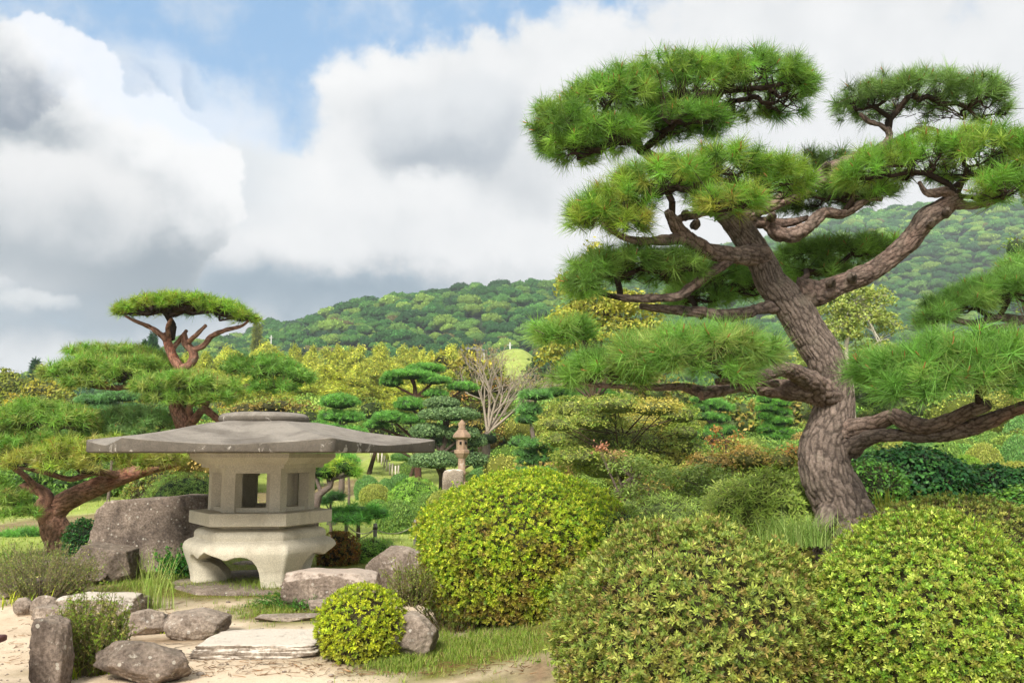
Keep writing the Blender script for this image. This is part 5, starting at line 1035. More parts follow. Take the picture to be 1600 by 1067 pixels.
def left_pine():
    d0 = 12.6; base = P(90, 850, d0); RC = lin(186, 146, 126) * .80
    root = empty('leaning_pine', base, 'red barked leaning pine behind the lantern with umbrella shaped top pad', 'pine tree')
    L = limb
    L(root, 'trunk', [(110, 882, d0, 36), (100, 852, d0, 30), (86, 826, d0, 26), (84, 803, d0, 22), (104, 783, d0, 20), (146, 762, d0, 18), (195, 743, d0, 15), (240, 729, d0 + .1, 13), (284, 714, d0 + .2, 14), (299, 694, d0 + .2, 18), (289, 664, d0 + .2, 17), (277, 636, d0 + .2, 15), (276, 608, d0 + .2, 12), (284, 583, d0 + .2, 10), (271, 559, d0 + .2, 9), (262, 536, d0 + .2, 8), (259, 520, d0 + .2, 5)], 48, .025, .014, RC, .1, 31, lambda X: .15 + .55 * sstep(X[:, 2], .7, 1.1) * (1 - .7 * sstep(X[:, 2], 1.45, 1.7)) + .35 * sstep(X[:, 2], 2.1, 2.4))
    for pts, s_ in [([(80, 812, d0, 20), (70, 792, d0 - .1, 17), (72, 775, d0 - .1, 12), (58, 764, d0 - .1, 10), (35, 762, d0 - .1, 8), (14, 768, d0 - .2, 5), (0, 764, d0 - .2, 4)], 32),
                    ([(284, 578, d0 + .2, 9), (296, 570, d0 + .15, 8), (303, 558, d0 + .15, 8), (299, 546, d0 + .15, 7), (290, 536, d0 + .15, 7), (288, 520, d0 + .15, 4)], 33),
                    ([(262, 535, d0 + .2, 6), (248, 520, d0 + .1, 5), (232, 510, d0 + .1, 4), (212, 502, d0, 3), (196, 494, d0, 2)], 34),
                    ([(299, 548, d0 + .15, 6), (318, 540, d0 + .1, 5), (330, 526, d0 + .1, 5), (352, 516, d0, 4), (376, 510, d0, 3), (390, 500, d0, 2)], 35),
                    ([(264, 530, d0 + .2, 5), (262, 512, d0 + .1, 4), (268, 498, d0, 3)], 36), ([(290, 538, d0 + .15, 5), (306, 524, d0, 4), (322, 508, d0, 3)], 37), ([(268, 548, d0 + .2, 5), (280, 532, d0 + .3, 4), (292, 516, d0 + .3, 3)], 38),
                    ([(292, 668, d0 + .2, 10), (306, 652, d0, 8), (318, 640, d0, 7), (332, 648, d0, 6), (345, 660, d0, 6), (352, 672, d0, 5)], 39), ([(300, 656, d0, 6), (296, 636, d0, 6), (310, 628, d0, 5), (326, 632, d0, 4)], 40),
                    ([(280, 600, d0 + .3, 6), (320, 596, d0 + .4, 6), (360, 602, d0 + .5, 6), (385, 604, d0 + .5, 5), (400, 596, d0 + .5, 4)], 41), ([(360, 602, d0 + .5, 5), (352, 592, d0 + .5, 4), (362, 584, d0 + .5, 2)], 42),
                    ([(276, 612, d0 + .2, 8), (245, 606, d0 + .2, 6), (215, 600, d0 + .1, 6), (186, 606, d0, 5), (150, 604, d0, 4), (110, 596, d0, 3)], 43),                     ([(270, 690, d0 + .3, 6), (240, 682, d0, 5), (210, 684, d0, 4), (180, 684, d0 - .1, 3)], 45), ([(195, 743, d0, 7), (150, 738, d0 - .3, 6), (110, 748, d0 - .4, 5), (70, 738, d0 - .5, 4), (40, 732, d0 - .5, 3), (0, 726, d0 - .5, 3)], 46), ([(70, 775, d0 - .1, 6), (40, 745, d0 - .2, 5), (20, 730, d0 - .3, 4)], 47)]:
        L(root, 'branch', pts, 14, .04, .006, RC * .85, .2, s_, lambda X: .25 + 0 * X[:, 0])
    A = [lin(122, 176, 44), lin(100, 156, 40), lin(140, 190, 56)]; Bg = [lin(116, 176, 64), lin(98, 158, 58), lin(136, 190, 78)]; Y = [lin(158, 186, 70), lin(136, 174, 60), lin(172, 188, 80), lin(150, 180, 66), lin(190, 164, 96)]; C_ = [lin(118, 170, 96), lin(102, 152, 86)]
    kw = dict(temps=T_NM, L=.15, dens=82)
    for p in [Pad([(212, 486, 34, 12, d0, 40), (252, 480, 42, 16, d0, 60), (300, 478, 46, 16, d0, 65), (345, 486, 38, 14, d0, 55), (380, 496, 22, 10, d0, 30)], (268, 530, d0 + .2), A, zmin=-.05, twig=.026, **kw),
              Pad([(104, 584, 34, 17, d0, 50), (150, 576, 44, 22, d0, 60), (195, 586, 40, 24, d0 - .1, 60), (225, 575, 26, 18, d0, 40), (150, 598, 46, 14, d0 - .3, 40)], (200, 604, d0), Bg, **kw),
              Pad([(150, 552, 38, 11, d0 + .6, 50), (200, 556, 46, 15, d0 + .6, 50), (240, 572, 40, 20, d0 + .6, 50)], (245, 600, d0 + .4), Bg, **kw),
              Pad([(250, 606, 38, 20, d0 - .5, 60), (300, 600, 44, 18, d0 - .5, 60), (345, 610, 30, 18, d0 - .4, 50), (270, 622, 46, 12, d0 - .6, 40), (335, 622, 34, 10, d0 - .6, 40)], (290, 636, d0), Bg, **kw),
              Pad([(375, 576, 26, 18, d0 + .5, 45), (425, 580, 42, 24, d0 + .5, 55), (465, 592, 26, 18, d0 + .5, 40), (430, 604, 40, 12, d0 + .3, 36)], (400, 598, d0 + .5), [lin(108, 166, 70), lin(92, 148, 60)], **kw),
              Pad([(10, 668, 40, 26, d0 - .4, 60), (60, 655, 50, 30, d0 - .4, 65), (110, 662, 40, 28, d0 - .4, 55), (30, 700, 46, 26, d0 - .6, 50), (-40, 680, 40, 36, d0 - .4, 50), (85, 690, 46, 18, d0 - .6, 45)], (60, 728, d0 - .4), Bg, **kw),
              Pad([(52, 722, 36, 20, d0 - 1, 45), (105, 712, 50, 24, d0 - 1, 55), (170, 712, 54, 26, d0 - 1, 55), (228, 722, 44, 20, d0 - .9, 50), (262, 716, 26, 14, d0 - .8, 36), (120, 728, 60, 14, d0 - 1.2, 36)], (150, 740, d0 - .3), Y, **kw),
              Pad([(165, 664, 38, 18, d0 + .4, 50), (205, 655, 40, 18, d0 + .4, 50), (245, 662, 32, 20, d0 + .4, 45), (190, 676, 60, 10, d0 + .2, 40)], (240, 684, d0 + .2), C_, **kw),
              Pad([(5, 782, 34, 20, d0 - 1, 40), (-30, 770, 40, 30, d0 - 1, 40), (30, 800, 26, 12, d0 - 1, 30)], (14, 768, d0 - .3), Bg, **kw)]:
        pad_build(root, p, core=None)
left_pine()

def small_pine(label, d, base, pads, trunk, pal, name='cloud_pine', cat='pine tree', L=.12, dens=150, temps=None, core=(.03, .06, .022), tw=5, group=None, mode='needle', tcol=None):
    b = P(base[0], base[1], d); b[2] = min(b[2], gz(b[0], b[1])); root = empty(name, b, label, cat, group); tcol = BC * .8 if tcol is None else tcol
    k = FPX / d; X = [(b[0], b[1], b[2] - .1)]; pts = [tuple(P(x, y, d)) for x, y in trunk]; X = np.array(X + pts); rr = np.linspace(tw, tw * .35, len(X)) / k; mb = MB(); tube(mb, X, rr, 10, .08, tcol, .15, 0, 3); mb.build('trunk', BARK, root)
    mbr = MB(); 
    for e in pads:
        c, r = ell_world((e[0], e[1], e[2], e[3], d + (e[4] if len(e) > 4 else 0), e[2] * .9)); j = int(np.argmin(np.linalg.norm(X - (c - [0, 0, r[2] * 2]), axis=1)))
        sticks(mbr, [X[j]], [c - [0, 0, r[2] * .35]], tw * .45 / k, tw * .25 / k, tcol, 6)
        o = MB()
        area = 2 * math.pi * (r[0] * r[1] + r[0] * r[2]) * .7
        if mode == 'needle':
            n = max(20, int(area * dens)); dd = sph(n, -.35); scatter(o, temps or T_NF, c + dd * r * rng.uniform(.85, 1.05, (n, 1)), dd / r * r.mean() + [0, 0, .5], L * rng.uniform(.8, 1.2, n), (palette(pal, n) + np.array([.04, .035, .015])) * KF * 1.15, .2, .15); ob = o.build('needle_pad', NEEDLE, root, smooth=False, kind='stuff')
        else:
            n = max(30, int(area * dens)); dd = sph(n, -.6); scatter(o, T_TINY, c + dd * r * rng.uniform(.93, 1.04, (n, 1)), dd + rng.normal(0, .3, (n, 3)), L * rng.uniform(.8, 1.2, n), palette(pal, n) * KF, .15, .15); ob = o.build('leaf_pad', LEAF, root, smooth=False, kind='stuff')
        o = MB(); blob(o, c - [0, 0, r[2] * .1], r * [.86, .86, .74], core, 3, .12, 2); q = o.build('shade_core', CORE, None); q.parent = ob; q.data.transform(__import__('mathutils').Matrix.Translation(tuple(-wloc(ob))))  # solid blob filling the pad, its darker colour painted as inner shade
    mbr.build('branches', BARK, root, kind='stuff'); return root
PG = [lin(108, 172, 76), lin(90, 152, 68), lin(130, 190, 88)]; RD = lin(130, 96, 80) * .5
small_pine('three tiered round pine just above the right eave of the lantern', 24, (533, 760), [(531, 628, 30, 13), (520, 650, 22, 10), (548, 652, 22, 10), (515, 672, 22, 10, -.3), (550, 676, 24, 11, -.2), (500, 664, 14, 8, .5)], [(536, 700), (530, 668), (534, 645), (531, 628)], PG)
small_pine('flat topped pine with reddish forked limbs before the bamboo grove', 27, (655, 740), [(665, 576, 30, 8, .8), (640, 586, 40, 8), (612, 596, 18, 11), (678, 594, 26, 8), (724, 605, 24, 8, .6), (680, 615, 20, 6), (640, 632, 24, 12, -.4), (612, 652, 30, 10, -.4), (640, 656, 24, 8, -.4), (588, 664, 20, 8)], [(652, 690), (662, 655), (650, 620), (648, 604), (645, 590)], PG, tcol=RD, tw=6)
small_pine('grey green tree clipped into rounded discs around the pink lantern', 24.5, (690, 775), [(690, 630, 27, 9), (702, 648, 46, 11), (672, 674, 30, 12), (722, 678, 26, 12), (690, 694, 26, 10, .4), (679, 720, 38, 14, -.6), (742, 718, 20, 11, .3), (742, 690, 18, 10, .3)], [(692, 750), (690, 710), (697, 680), (694, 650), (690, 632)], [lin(126, 158, 104), lin(108, 140, 92), lin(146, 174, 116)], 'disc_tree', 'clipped tree', L=.06, dens=520, mode='leaf', tcol=lin(110, 96, 84) * .6, tw=7)
small_pine('slim pine with separated discs left of the broad maple', 20, (838, 770), [(837, 618, 26, 9), (826, 640, 20, 11), (822, 655, 16, 9), (812, 690, 16, 9), (840, 694, 26, 9, -.2), (856, 704, 14, 6), (822, 708, 18, 7), (852, 716, 20, 6), (824, 720, 16, 8), (850, 738, 26, 8), (818, 736, 16, 7)], [(838, 745), (836, 700), (830, 660), (836, 630)], [lin(104, 160, 86), lin(88, 142, 78), lin(122, 178, 96)], tw=6)
small_pine('left one of two tiered pines beneath the big pine left bough', 27, (1110, 720), [(1092, 624, 12, 6), (1116, 630, 18, 7), (1094, 638, 14, 7), (1130, 636, 18, 8), (1100, 650, 22, 8), (1126, 654, 14, 8), (1112, 668, 12, 7), (1136, 672, 14, 9), (1104, 680, 20, 9)], [(1112, 690), (1110, 660), (1108, 630)], PG)
small_pine('right one of two tiered pines near the big trunk', 27, (1208, 722), [(1196, 624, 14, 7), (1218, 630, 18, 7), (1200, 638, 20, 7), (1222, 644, 14, 7), (1196, 650, 14, 7), (1216, 658, 20, 8), (1200, 670, 16, 7), (1222, 674, 16, 8), (1210, 682, 22, 7)], [(1210, 690), (1208, 660), (1208, 635)], [lin(90, 158, 54), lin(76, 138, 50), lin(110, 172, 62)])
small_pine('dwarf pine with dark twisted trunk right of the lantern fire box', 12.4, (488, 800), [(510, 736, 22, 13), (536, 728, 22, 12), (488, 728, 18, 10), (552, 738, 12, 8), (516, 722, 24, 9, .4)], [(494, 786), (502, 770), (516, 760), (520, 748)], [lin(128, 178, 62), lin(106, 160, 56), lin(170, 190, 70)], L=.13, dens=100, temps=T_NM, core=(.02, .045, .012), tw=8)
small_pine('dark tuft of a low pine bough right of the twisted dwarf pine', 13.2, (520, 830), [(522, 776, 14, 7), (508, 782, 10, 5)], [(516, 800), (518, 784)], [lin(66, 120, 70), lin(80, 136, 78)], L=.13, dens=110, temps=T_NM, tw=3)
small_pine('low spreading soft pine on the grass beside the rope fence', 13.4, (560, 828), [(535, 803, 22, 10), (562, 798, 24, 11), (588, 802, 18, 10), (548, 810, 30, 8, -.3)], [(560, 816), (560, 806)], [lin(86, 160, 66), lin(72, 140, 60), lin(110, 176, 78)], L=.15, dens=110, temps=T_NM, tw=4)
small_pine('pale green pine crown under the lantern eave farther back', 18, (545, 780), [(522, 714, 30, 8), (548, 722, 14, 12), (500, 716, 18, 8)], [(545, 750), (536, 724)], PG, tw=2.5)
small_pine('dark low pine above the left woods beside the leaning pine', 22, (170, 760), [(150, 625, 30, 9), (190, 620, 26, 9), (165, 642, 34, 10), (205, 640, 24, 9), (140, 655, 26, 8)], [(176, 700), (172, 650)], [lin(110, 162, 100), lin(94, 144, 90)], tw=2.5)
small_pine('feathery pine at lower left beyond the leaning trunk', 15, (40, 850), [(30, 838, 24, 10), (52, 832, 22, 9), (12, 842, 20, 9)], [(38, 844), (38, 838)], PG, L=.14, dens=100, temps=T_NM, tw=3)
small_pine('pine crown behind the big pine at left above the broad maple', 25, (900, 720), [(900, 622, 30, 8), (935, 616, 26, 8), (870, 614, 24, 8), (965, 622, 20, 7)], [(886, 680), (884, 640), (895, 624)], [lin(110, 170, 74), lin(94, 152, 66)], tw=3)

# ---------------------------------------------------------------- broadleaf trees
def leaf_tree(label, d, base, crown, pal, name='broadleaf_tree', cat='tree', leaf=.08, dens=60, temps=None, tw=6, trunk=None, tcol=None, core=None, limbs=26, group=None, inner=.5, up=.6, droop=0, kf=KF, fill=.55, gnd=True):
    b = P(base[0], base[1], d); 
    if gnd: b[2] = gz(b[0], b[1])
    root = empty(name, b, label, cat, group); tcol = lin(110, 92, 74) * .55 if tcol is None else tcol; k = FPX / d
    E = [(*ell_world((e[0], e[1], e[2], e[3], d + (e[4] if len(e) > 4 else 0), e[5] if len(e) > 5 else e[2] * .85)),) for e in crown]
    cc = np.mean([c for c, r in E], 0); tp = [tuple(P(x, y, d)) for x, y in trunk] if trunk else [tuple(b * .5 + cc * .5), tuple(cc)]
    X = np.array([(b[0], b[1], b[2] - .1)] + tp); rr = np.linspace(tw, tw * .4, len(X)) / k; mb = MB(); tube(mb, X, rr, 8, .15, tcol, .12, 0, 3); mb.build('trunk', BARK, root)
    lf = MB(); br = MB()
    for i, (c, r) in enumerate(E):
        area = 2 * math.pi * (r[0] * r[1] + r[0] * r[2]) * .8; n = max(16, int(area * dens)); dd = sph(n, -.45); rad = np.where(rng.uniform(0, 1, n) < fill, rng.uniform(.86, 1.08, n), rng.uniform(inner, .9, n))
        dd2 = dd * (1 + .22 * fbm(dd * 2.6 + i * 3.3, 3, i))[:, None]
        Q = c + dd2 * r * rad[:, None]; cl = palette(pal[i % len(pal)] if isinstance(pal[0], list) else pal, n)
        scatter(lf, temps or T_CARD, Q, dd / r * r.mean() * .7 + [0, 0, up] + rng.normal(0, .35, (n, 3)), leaf * rng.uniform(.7, 1.25, n), cl * kf, .16, .18)
        m = max(3, limbs // len(E)); dl = sph(m, -.2); j = rng.integers(max(0, len(X) - 2), len(X), m); T_ = c + dl * r * .85; M_ = X[j] * .5 + T_ * .5 + rng.normal(0, .06, (m, 3)) * r.mean() * 2
        sticks(br, X[j], M_, tw * .35 / k, tw * .2 / k, tcol, 5); sticks(br, M_, T_, tw * .2 / k, tw * .07 / k, tcol, 4)
        m2 = m * 4; A2 = np.repeat(M_, 4, 0) * .5 + np.repeat(T_, 4, 0) * .5; sticks(br, A2, A2 + rng.normal(0, .35, (m2, 3)) * r, tw * .1 / k, tw * .04 / k, tcol, 3)
    lf.build('foliage', LEAF, root, smooth=False, kind='stuff'); br.build('branches', TWIG, root, kind='stuff')
    if core is not None:
        mb = MB(); 
        for c, r in E: blob(mb, c - [0, 0, r[2] * .1], r * .72, core, 2, .2, 4)
        mb.build('shade_core', CORE, root, kind='stuff')  # solid blobs within the crown, darker to stand in for its shade
    return root
OR = [lin(206, 150, 84), lin(196, 130, 76), lin(190, 160, 80)]; OG = [lin(160, 150, 66), lin(140, 150, 58), lin(176, 156, 76), lin(120, 140, 54)]; MG = [lin(168, 180, 82), lin(150, 170, 74), lin(186, 188, 94), lin(132, 160, 68)]; LG = [lin(164, 190, 98), lin(182, 200, 112), lin(144, 174, 84)]
T_MAP = t_cards(7, 1.0, .5, 6, 1.6, .25)
tiers = []
for (x, y, rx) in [(900, 640, 50), (960, 632, 55), (1020, 636, 56), (1060, 650, 40), (870, 664, 40), (930, 656, 60), (1000, 662, 64), (1068, 676, 36), (880, 688, 46), (950, 682, 60), (1020, 692, 60), (1080, 700, 30), (900, 710, 50), (970, 712, 60), (1040, 718, 46), (940, 730, 50)]:
    tiers.append((x, y + rng.uniform(-5, 5), rx * .85, rng.uniform(13, 20), rng.uniform(-.8, .9), rx * .7))
tiers.append((965, 690, 105, 34, .4, 60)); tiers.append((960, 725, 90, 24, 0, 50))
leaf_tree('broad spreading maple with olive gold layered crown in mid garden', 15.5, (975, 790), tiers, [MG, MG, [lin(204, 190, 94), lin(184, 180, 80)], [lin(140, 164, 66), lin(160, 176, 74)]], 'maple_tree', 'maple tree', leaf=.046, dens=300, temps=T_MAP, tw=5, trunk=[(972, 750), (968, 715), (975, 680)], core=(.13, .15, .05), limbs=60, up=.9, inner=.3)
leaf_tree('copper orange young maple left of the two tiered pines', 17, (1135, 740), [(1112, 690, 18, 9), (1134, 696, 22, 9), (1152, 682, 12, 9), (1120, 672, 8, 6), (1150, 702, 16, 7)], OR, 'maple_tree', 'maple tree', leaf=.06, dens=60, temps=T_MAP, tw=3, limbs=20)
leaf_tree('low maple with rusty orange top left of the pine trunk', 9.4, (1180, 800), [(1110, 724, 36, 18), (1165, 716, 40, 20), (1215, 720, 36, 18), (1140, 742, 44, 18), (1200, 742, 44, 20), (1245, 708, 22, 14), (1170, 764, 60, 20)], [[lin(196, 164, 96), lin(180, 158, 86)], [lin(198, 166, 96), lin(176, 164, 80)], [lin(190, 164, 88), lin(160, 168, 76)], [lin(150, 164, 62), lin(130, 154, 56)], [lin(120, 150, 50), lin(140, 164, 58)], [lin(210, 150, 86)], [lin(112, 144, 48)]], 'maple_tree', 'maple tree', leaf=.038, dens=340, temps=T_MAP, tw=4, limbs=40, up=.9, core=(.12, .13, .04))
leaf_tree('pale green maple sapling with fine airy leaves right of centre', 8.3, (1075, 830), [(1060, 750, 40, 16), (1100, 740, 36, 14), (1110, 765, 44, 16), (1075, 778, 36, 14), (1130, 752, 26, 12)], LG, 'maple_sapling', 'maple sapling', leaf=.036, dens=430, temps=T_MAP, tw=3, limbs=50, up=.8, tcol=lin(150, 140, 124) * .6)
leaf_tree('airy maple sapling with pinkish twig tip behind the golden azalea', 8.0, (990, 840), [(985, 730, 34, 16), (1020, 742, 30, 16), (960, 712, 16, 9), (1000, 765, 36, 16), (940, 700, 8, 5), (970, 780, 28, 16), (1025, 790, 30, 16)], [LG, LG, [lin(214, 160, 120), lin(180, 170, 100)], LG, [lin(220, 160, 130)], LG, LG], 'maple_sapling', 'maple sapling', leaf=.036, dens=430, temps=T_MAP, tw=3, limbs=50, up=.8, tcol=lin(160, 140, 128) * .6)
leaf_tree('rust and olive maple beside the bare tree', 32, (750, 720), [(715, 618, 26, 14), (748, 608, 26, 14), (780, 604, 22, 14), (735, 636, 32, 16), (770, 634, 30, 16), (745, 660, 36, 16)], [[lin(186, 140, 70), lin(166, 150, 64)], OG, [lin(190, 136, 76), lin(160, 150, 64)], OG, OG, OG], 'maple_tree', 'maple tree', leaf=.12, dens=22, temps=T_MAP, tw=4, core=(.05, .05, .018))
leaf_tree('rosy green maple bank above the lantern roof', 33, (420, 760), [(385, 640, 34, 16), (430, 634, 38, 14), (470, 642, 34, 16), (410, 660, 50, 16), (460, 664, 44, 16), (360, 662, 34, 18)], [[lin(176, 150, 76), lin(160, 156, 66)], OG], 'maple_tree', 'maple tree', leaf=.12, dens=20, temps=T_MAP, tw=4, core=(.05, .05, .018))
leaf_tree('round yellow green tree left of the three tiered pine', 31, (482, 760), [(480, 655, 30, 20), (500, 668, 24, 18), (465, 672, 24, 16)], [lin(150, 170, 56), lin(130, 156, 50), lin(170, 184, 66)], leaf=.12, dens=22, tw=4, core=(.03, .045, .012))
leaf_tree('bushy green tree right of the three tiered pine', 31, (575, 760), [(580, 640, 26, 20), (605, 670, 30, 18), (570, 680, 26, 18), (640, 680, 30, 14)], [lin(124, 150, 60), lin(146, 166, 70), lin(104, 132, 54)], leaf=.12, dens=22, tw=4, core=(.03, .045, .012))
leaf_tree('dark green shrubby tree under the flat topped pine', 30, (640, 760), [(560, 690, 26, 12), (605, 694, 30, 12), (650, 690, 30, 12), (720, 700, 30, 14), (760, 684, 24, 12)], [lin(84, 122, 54), lin(104, 140, 60)], leaf=.1, dens=24, tw=3, core=(.02, .035, .012))
# left woods
LW = [[lin(150, 160, 58), lin(130, 146, 52), lin(168, 170, 66)], [lin(184, 176, 66), lin(164, 164, 60)], [lin(124, 142, 52), lin(144, 156, 60)], [lin(196, 176, 62), lin(170, 168, 62)]]
for i, (cx, cy, rx, ry, d, lab) in enumerate([(20, 600, 50, 28, 46, 'rounded olive tree at the far left edge of the skyline'), (75, 606, 40, 22, 44, 'olive tree second from the left edge, lower than its neighbour'), (-30, 630, 50, 30, 38, 'golden tree cut by the left edge'), (35, 636, 46, 22, 36, 'golden orange tree low at left behind the pine pads'), (110, 628, 44, 22, 38, 'yellow olive tree behind the left pad of leaning pine'), (150, 650, 50, 20, 34, 'olive tree behind the dark low pine'), (230, 640, 60, 40, 44, 'green tree behind the leaning pine crown'), (330, 640, 60, 36, 42, 'olive green tree left of the rosy maple bank'), (60, 740, 90, 40, 22, 'green thicket behind the yellow pad at left'), (180, 730, 80, 40, 24, 'green thicket left above the huge boulder'), (290, 700, 80, 40, 26, 'mixed green thicket behind the lantern roof')]):
    cr = [(cx, cy, rx * .6, ry * .62), (cx - rx * .5, cy + ry * .3, rx * .5, ry * .5), (cx + rx * .5, cy + ry * .25, rx * .5, ry * .5), (cx + rx * .1, cy + ry * .7, rx * .8, ry * .6), (cx - rx * .2, cy - ry * .45, rx * .35, ry * .4)]
    leaf_tree(lab, d, (cx, cy + 120), cr, LW[i % 4] if i < 8 else [lin(110, 150, 60), lin(132, 168, 72), lin(92, 130, 54)], leaf=.0046 * d, dens=20 * (38 / d) ** 2, tw=4 if i < 8 else 1.6, core=(.08, .095, .03) if i < 8 else (.05, .09, .03))
# right mid garden fill
for i, (cx, cy, rx, ry, d, pal, lab) in enumerate([(1150, 640, 60, 30, 34, OG, 'olive maple behind the two tiered pines'), (1250, 640, 40, 40, 30, OG, 'yellowish maple directly left of the trunk behind the low bough'), (1400, 600, 80, 50, 34, [lin(120, 150, 60), lin(140, 166, 70)], 'green tree hidden behind the lower right needle pad'), (1520, 620, 90, 50, 36, [lin(104, 140, 60), lin(126, 154, 66)], 'green tree behind the right bough'), (1640, 620, 90, 60, 32, [lin(104, 140, 60), lin(126, 154, 66)], 'green tree past the right edge under the second pine'), (820, 620, 50, 40, 46, [lin(130, 140, 66), lin(112, 130, 58)], 'olive tree behind the slim disc pine'), (900, 600, 80, 50, 44, [lin(120, 140, 60), lin(140, 150, 60)], 'olive green tree behind the left end of the big pine'), (1020, 610, 80, 46, 40, OG, 'olive maple behind the broad maple'), (1330, 690, 60, 30, 19, [lin(120, 150, 56), lin(150, 170, 66)], 'green shrub tree right behind the trunk fork'), (1180, 600, 90, 50, 50, [lin(110, 140, 56), lin(130, 154, 60)], 'green tree behind the lower left bough')]):
    cr = [(cx, cy, rx * .6, ry * .62), (cx - rx * .5, cy + ry * .3, rx * .5, ry * .5), (cx + rx * .5, cy + ry * .25, rx * .5, ry * .5), (cx + rx * .1, cy + ry * .7, rx * .8, ry * .6)]
    leaf_tree(lab, d, (cx, cy + 120), cr, pal, leaf=.0058 * d, dens=13 * (38 / d) ** 2, tw=4, core=(.07, .10, .03))
# yellow tree behind the big pine, pale stemmed tree, right edge tree, far conifers
YT = [lin(184, 182, 72), lin(160, 170, 68), lin(196, 190, 84)]
leaf_tree('tall bright yellow tree standing behind the left pads of the big pine', 24, (925, 760), [(930, 392, 14, 14), (925, 420, 30, 24), (900, 450, 34, 26), (940, 480, 50, 26), (900, 500, 44, 24), (990, 480, 50, 26), (960, 525, 60, 30), (880, 540, 30, 26), (1010, 520, 40, 24), (860, 560, 24, 20)], YT, 'yellow_tree', leaf=.13, dens=60, tw=6, limbs=50)
leaf_tree('pale green tree with two white stems between trunk and right bough', 30, (1335, 700), [(1330, 460, 36, 20), (1370, 470, 26, 22), (1300, 480, 36, 24), (1345, 500, 44, 22), (1310, 520, 44, 26), (1390, 510, 20, 24), (1280, 560, 40, 30), (1370, 560, 40, 30)], [lin(168, 184, 92), lin(150, 170, 84), lin(186, 192, 96)], 'white_stem_tree', leaf=.13, dens=60, tw=5, trunk=[(1330, 600), (1322, 545), (1332, 500), (1338, 470)], tcol=lin(214, 206, 186) * .8, limbs=40)
leaf_tree('light green rounded tree at the right edge above the second pine', 26, (1620, 700), [(1588, 388, 22, 22), (1610, 420, 44, 34), (1640, 400, 40, 40), (1650, 470, 60, 60)], [lin(140, 166, 66), lin(160, 182, 76), lin(116, 146, 60)], leaf=.10, dens=26, tw=5, core=(.03, .05, .015))
def conifer(cx, top, base, w, d, label, pal):
    b = P(cx, base, d); b[2] = gz(b[0], d); t_ = P(cx, top, d); h = t_[2] - b[2]; root = empty('conifer', b, label, 'conifer'); mb = MB(); tube(mb, np.array([b, (b + t_) / 2, t_]), np.array([.16, .1, .03]), 6, .5, BC * .7); mb.build('trunk', BARK, root)
    mb = MB(); n = 900; u = rng.uniform(0, 1, n) ** .7; a = rng.uniform(0, 6.28, n); r = w / ppm(d) / 2 * (1 - (1 - u)) * rng.uniform(.3, 1, n) ** .5 * (1 + .3 * np.sin(u * 60)); X = np.stack([t_[0] + r * np.cos(a), d + r * np.sin(a), t_[2] - u * h * .8], 1)
    scatter(mb, T_SPRAY, X, np.stack([np.cos(a), np.sin(a), .1 + 0 * a], 1), .5 * d / 60, palette(pal, n) * KF, .15); mb.build('foliage', LEAF, root, smooth=False, kind='stuff')
DC = [lin(50, 88, 62), lin(62, 100, 66)]
conifer(240, 522, 640, 40, 62, 'dark conifer left of the umbrella topped pine stem', DC); conifer(56, 563, 640, 22, 80, 'small dark pointed conifer on the left skyline', DC); conifer(228, 535, 640, 26, 66, 'shorter dark conifer beside its taller neighbour behind the leaning pine', DC)
conifer(402, 508, 560, 14, 120, 'thin yellowish conifer rising above the bamboo grove', [lin(130, 140, 60)])
# bare tree
def bare_tree():
    d = 30; b = P(759, 700, d); root = empty('bare_tree', b, 'leafless pale branched tree right of the small pink lantern', 'bare tree'); col = lin(196, 180, 160) * .6
    tr = MB(); k = FPX / d; X = np.array([b - [0, 0, .4], P(760, 686, d), P(762, 676, d)]); tube(tr, X, np.array([8, 6.5, 5]) / k, 10, .1, lin(160, 146, 132) * .6, .1); tr.build('trunk', BARK, root)
    br = MB(); st = [(P(762, 677, d), np.array([x, y, z]), 2.6 / k) for x, y, z in [(-.15, .1, 1), (.25, -.2, 1), (.6, .2, .8), (.9, -.1, .75), (.05, .3, 1), (.45, .3, .9)]]; A = []; B_ = []; ra = []; rb = []
    lens = [1.0, .75, .6, .5, .4, .3, .22]
    level = 0
    while level < 7:
        nx = []
        for p, dr, r in st:
            dr = dr / np.linalg.norm(dr); L = lens[level] * rng.uniform(.6, 1.15); q = p + dr * L; A.append(p); B_.append(q); ra.append(r); rb.append(r * .7)
            for j in range(2 if level else 3):
                nx.append((q if j else p + dr * L * rng.uniform(.5, .9), dr + rng.normal(0, .33, 3) + [.06, 0, .12], r * .62))
        rng.shuffle(nx) if 0 else None; st = nx[:1500]; level += 1
    sticks(br, A, B_, np.array(ra), np.array(rb), col, 4); br.build('branches', TWIG, root, kind='stuff')
    lf = MB(); n = 500; X = np.array(B_)[rng.integers(200, len(B_), n)]; scatter(lf, T_TINY, X, sph(n), .05, palette([lin(170, 170, 90), lin(190, 160, 110)], n) * KF, .1); lf.build('sparse_leaves', LEAF, root, smooth=False, kind='stuff')
bare_tree()

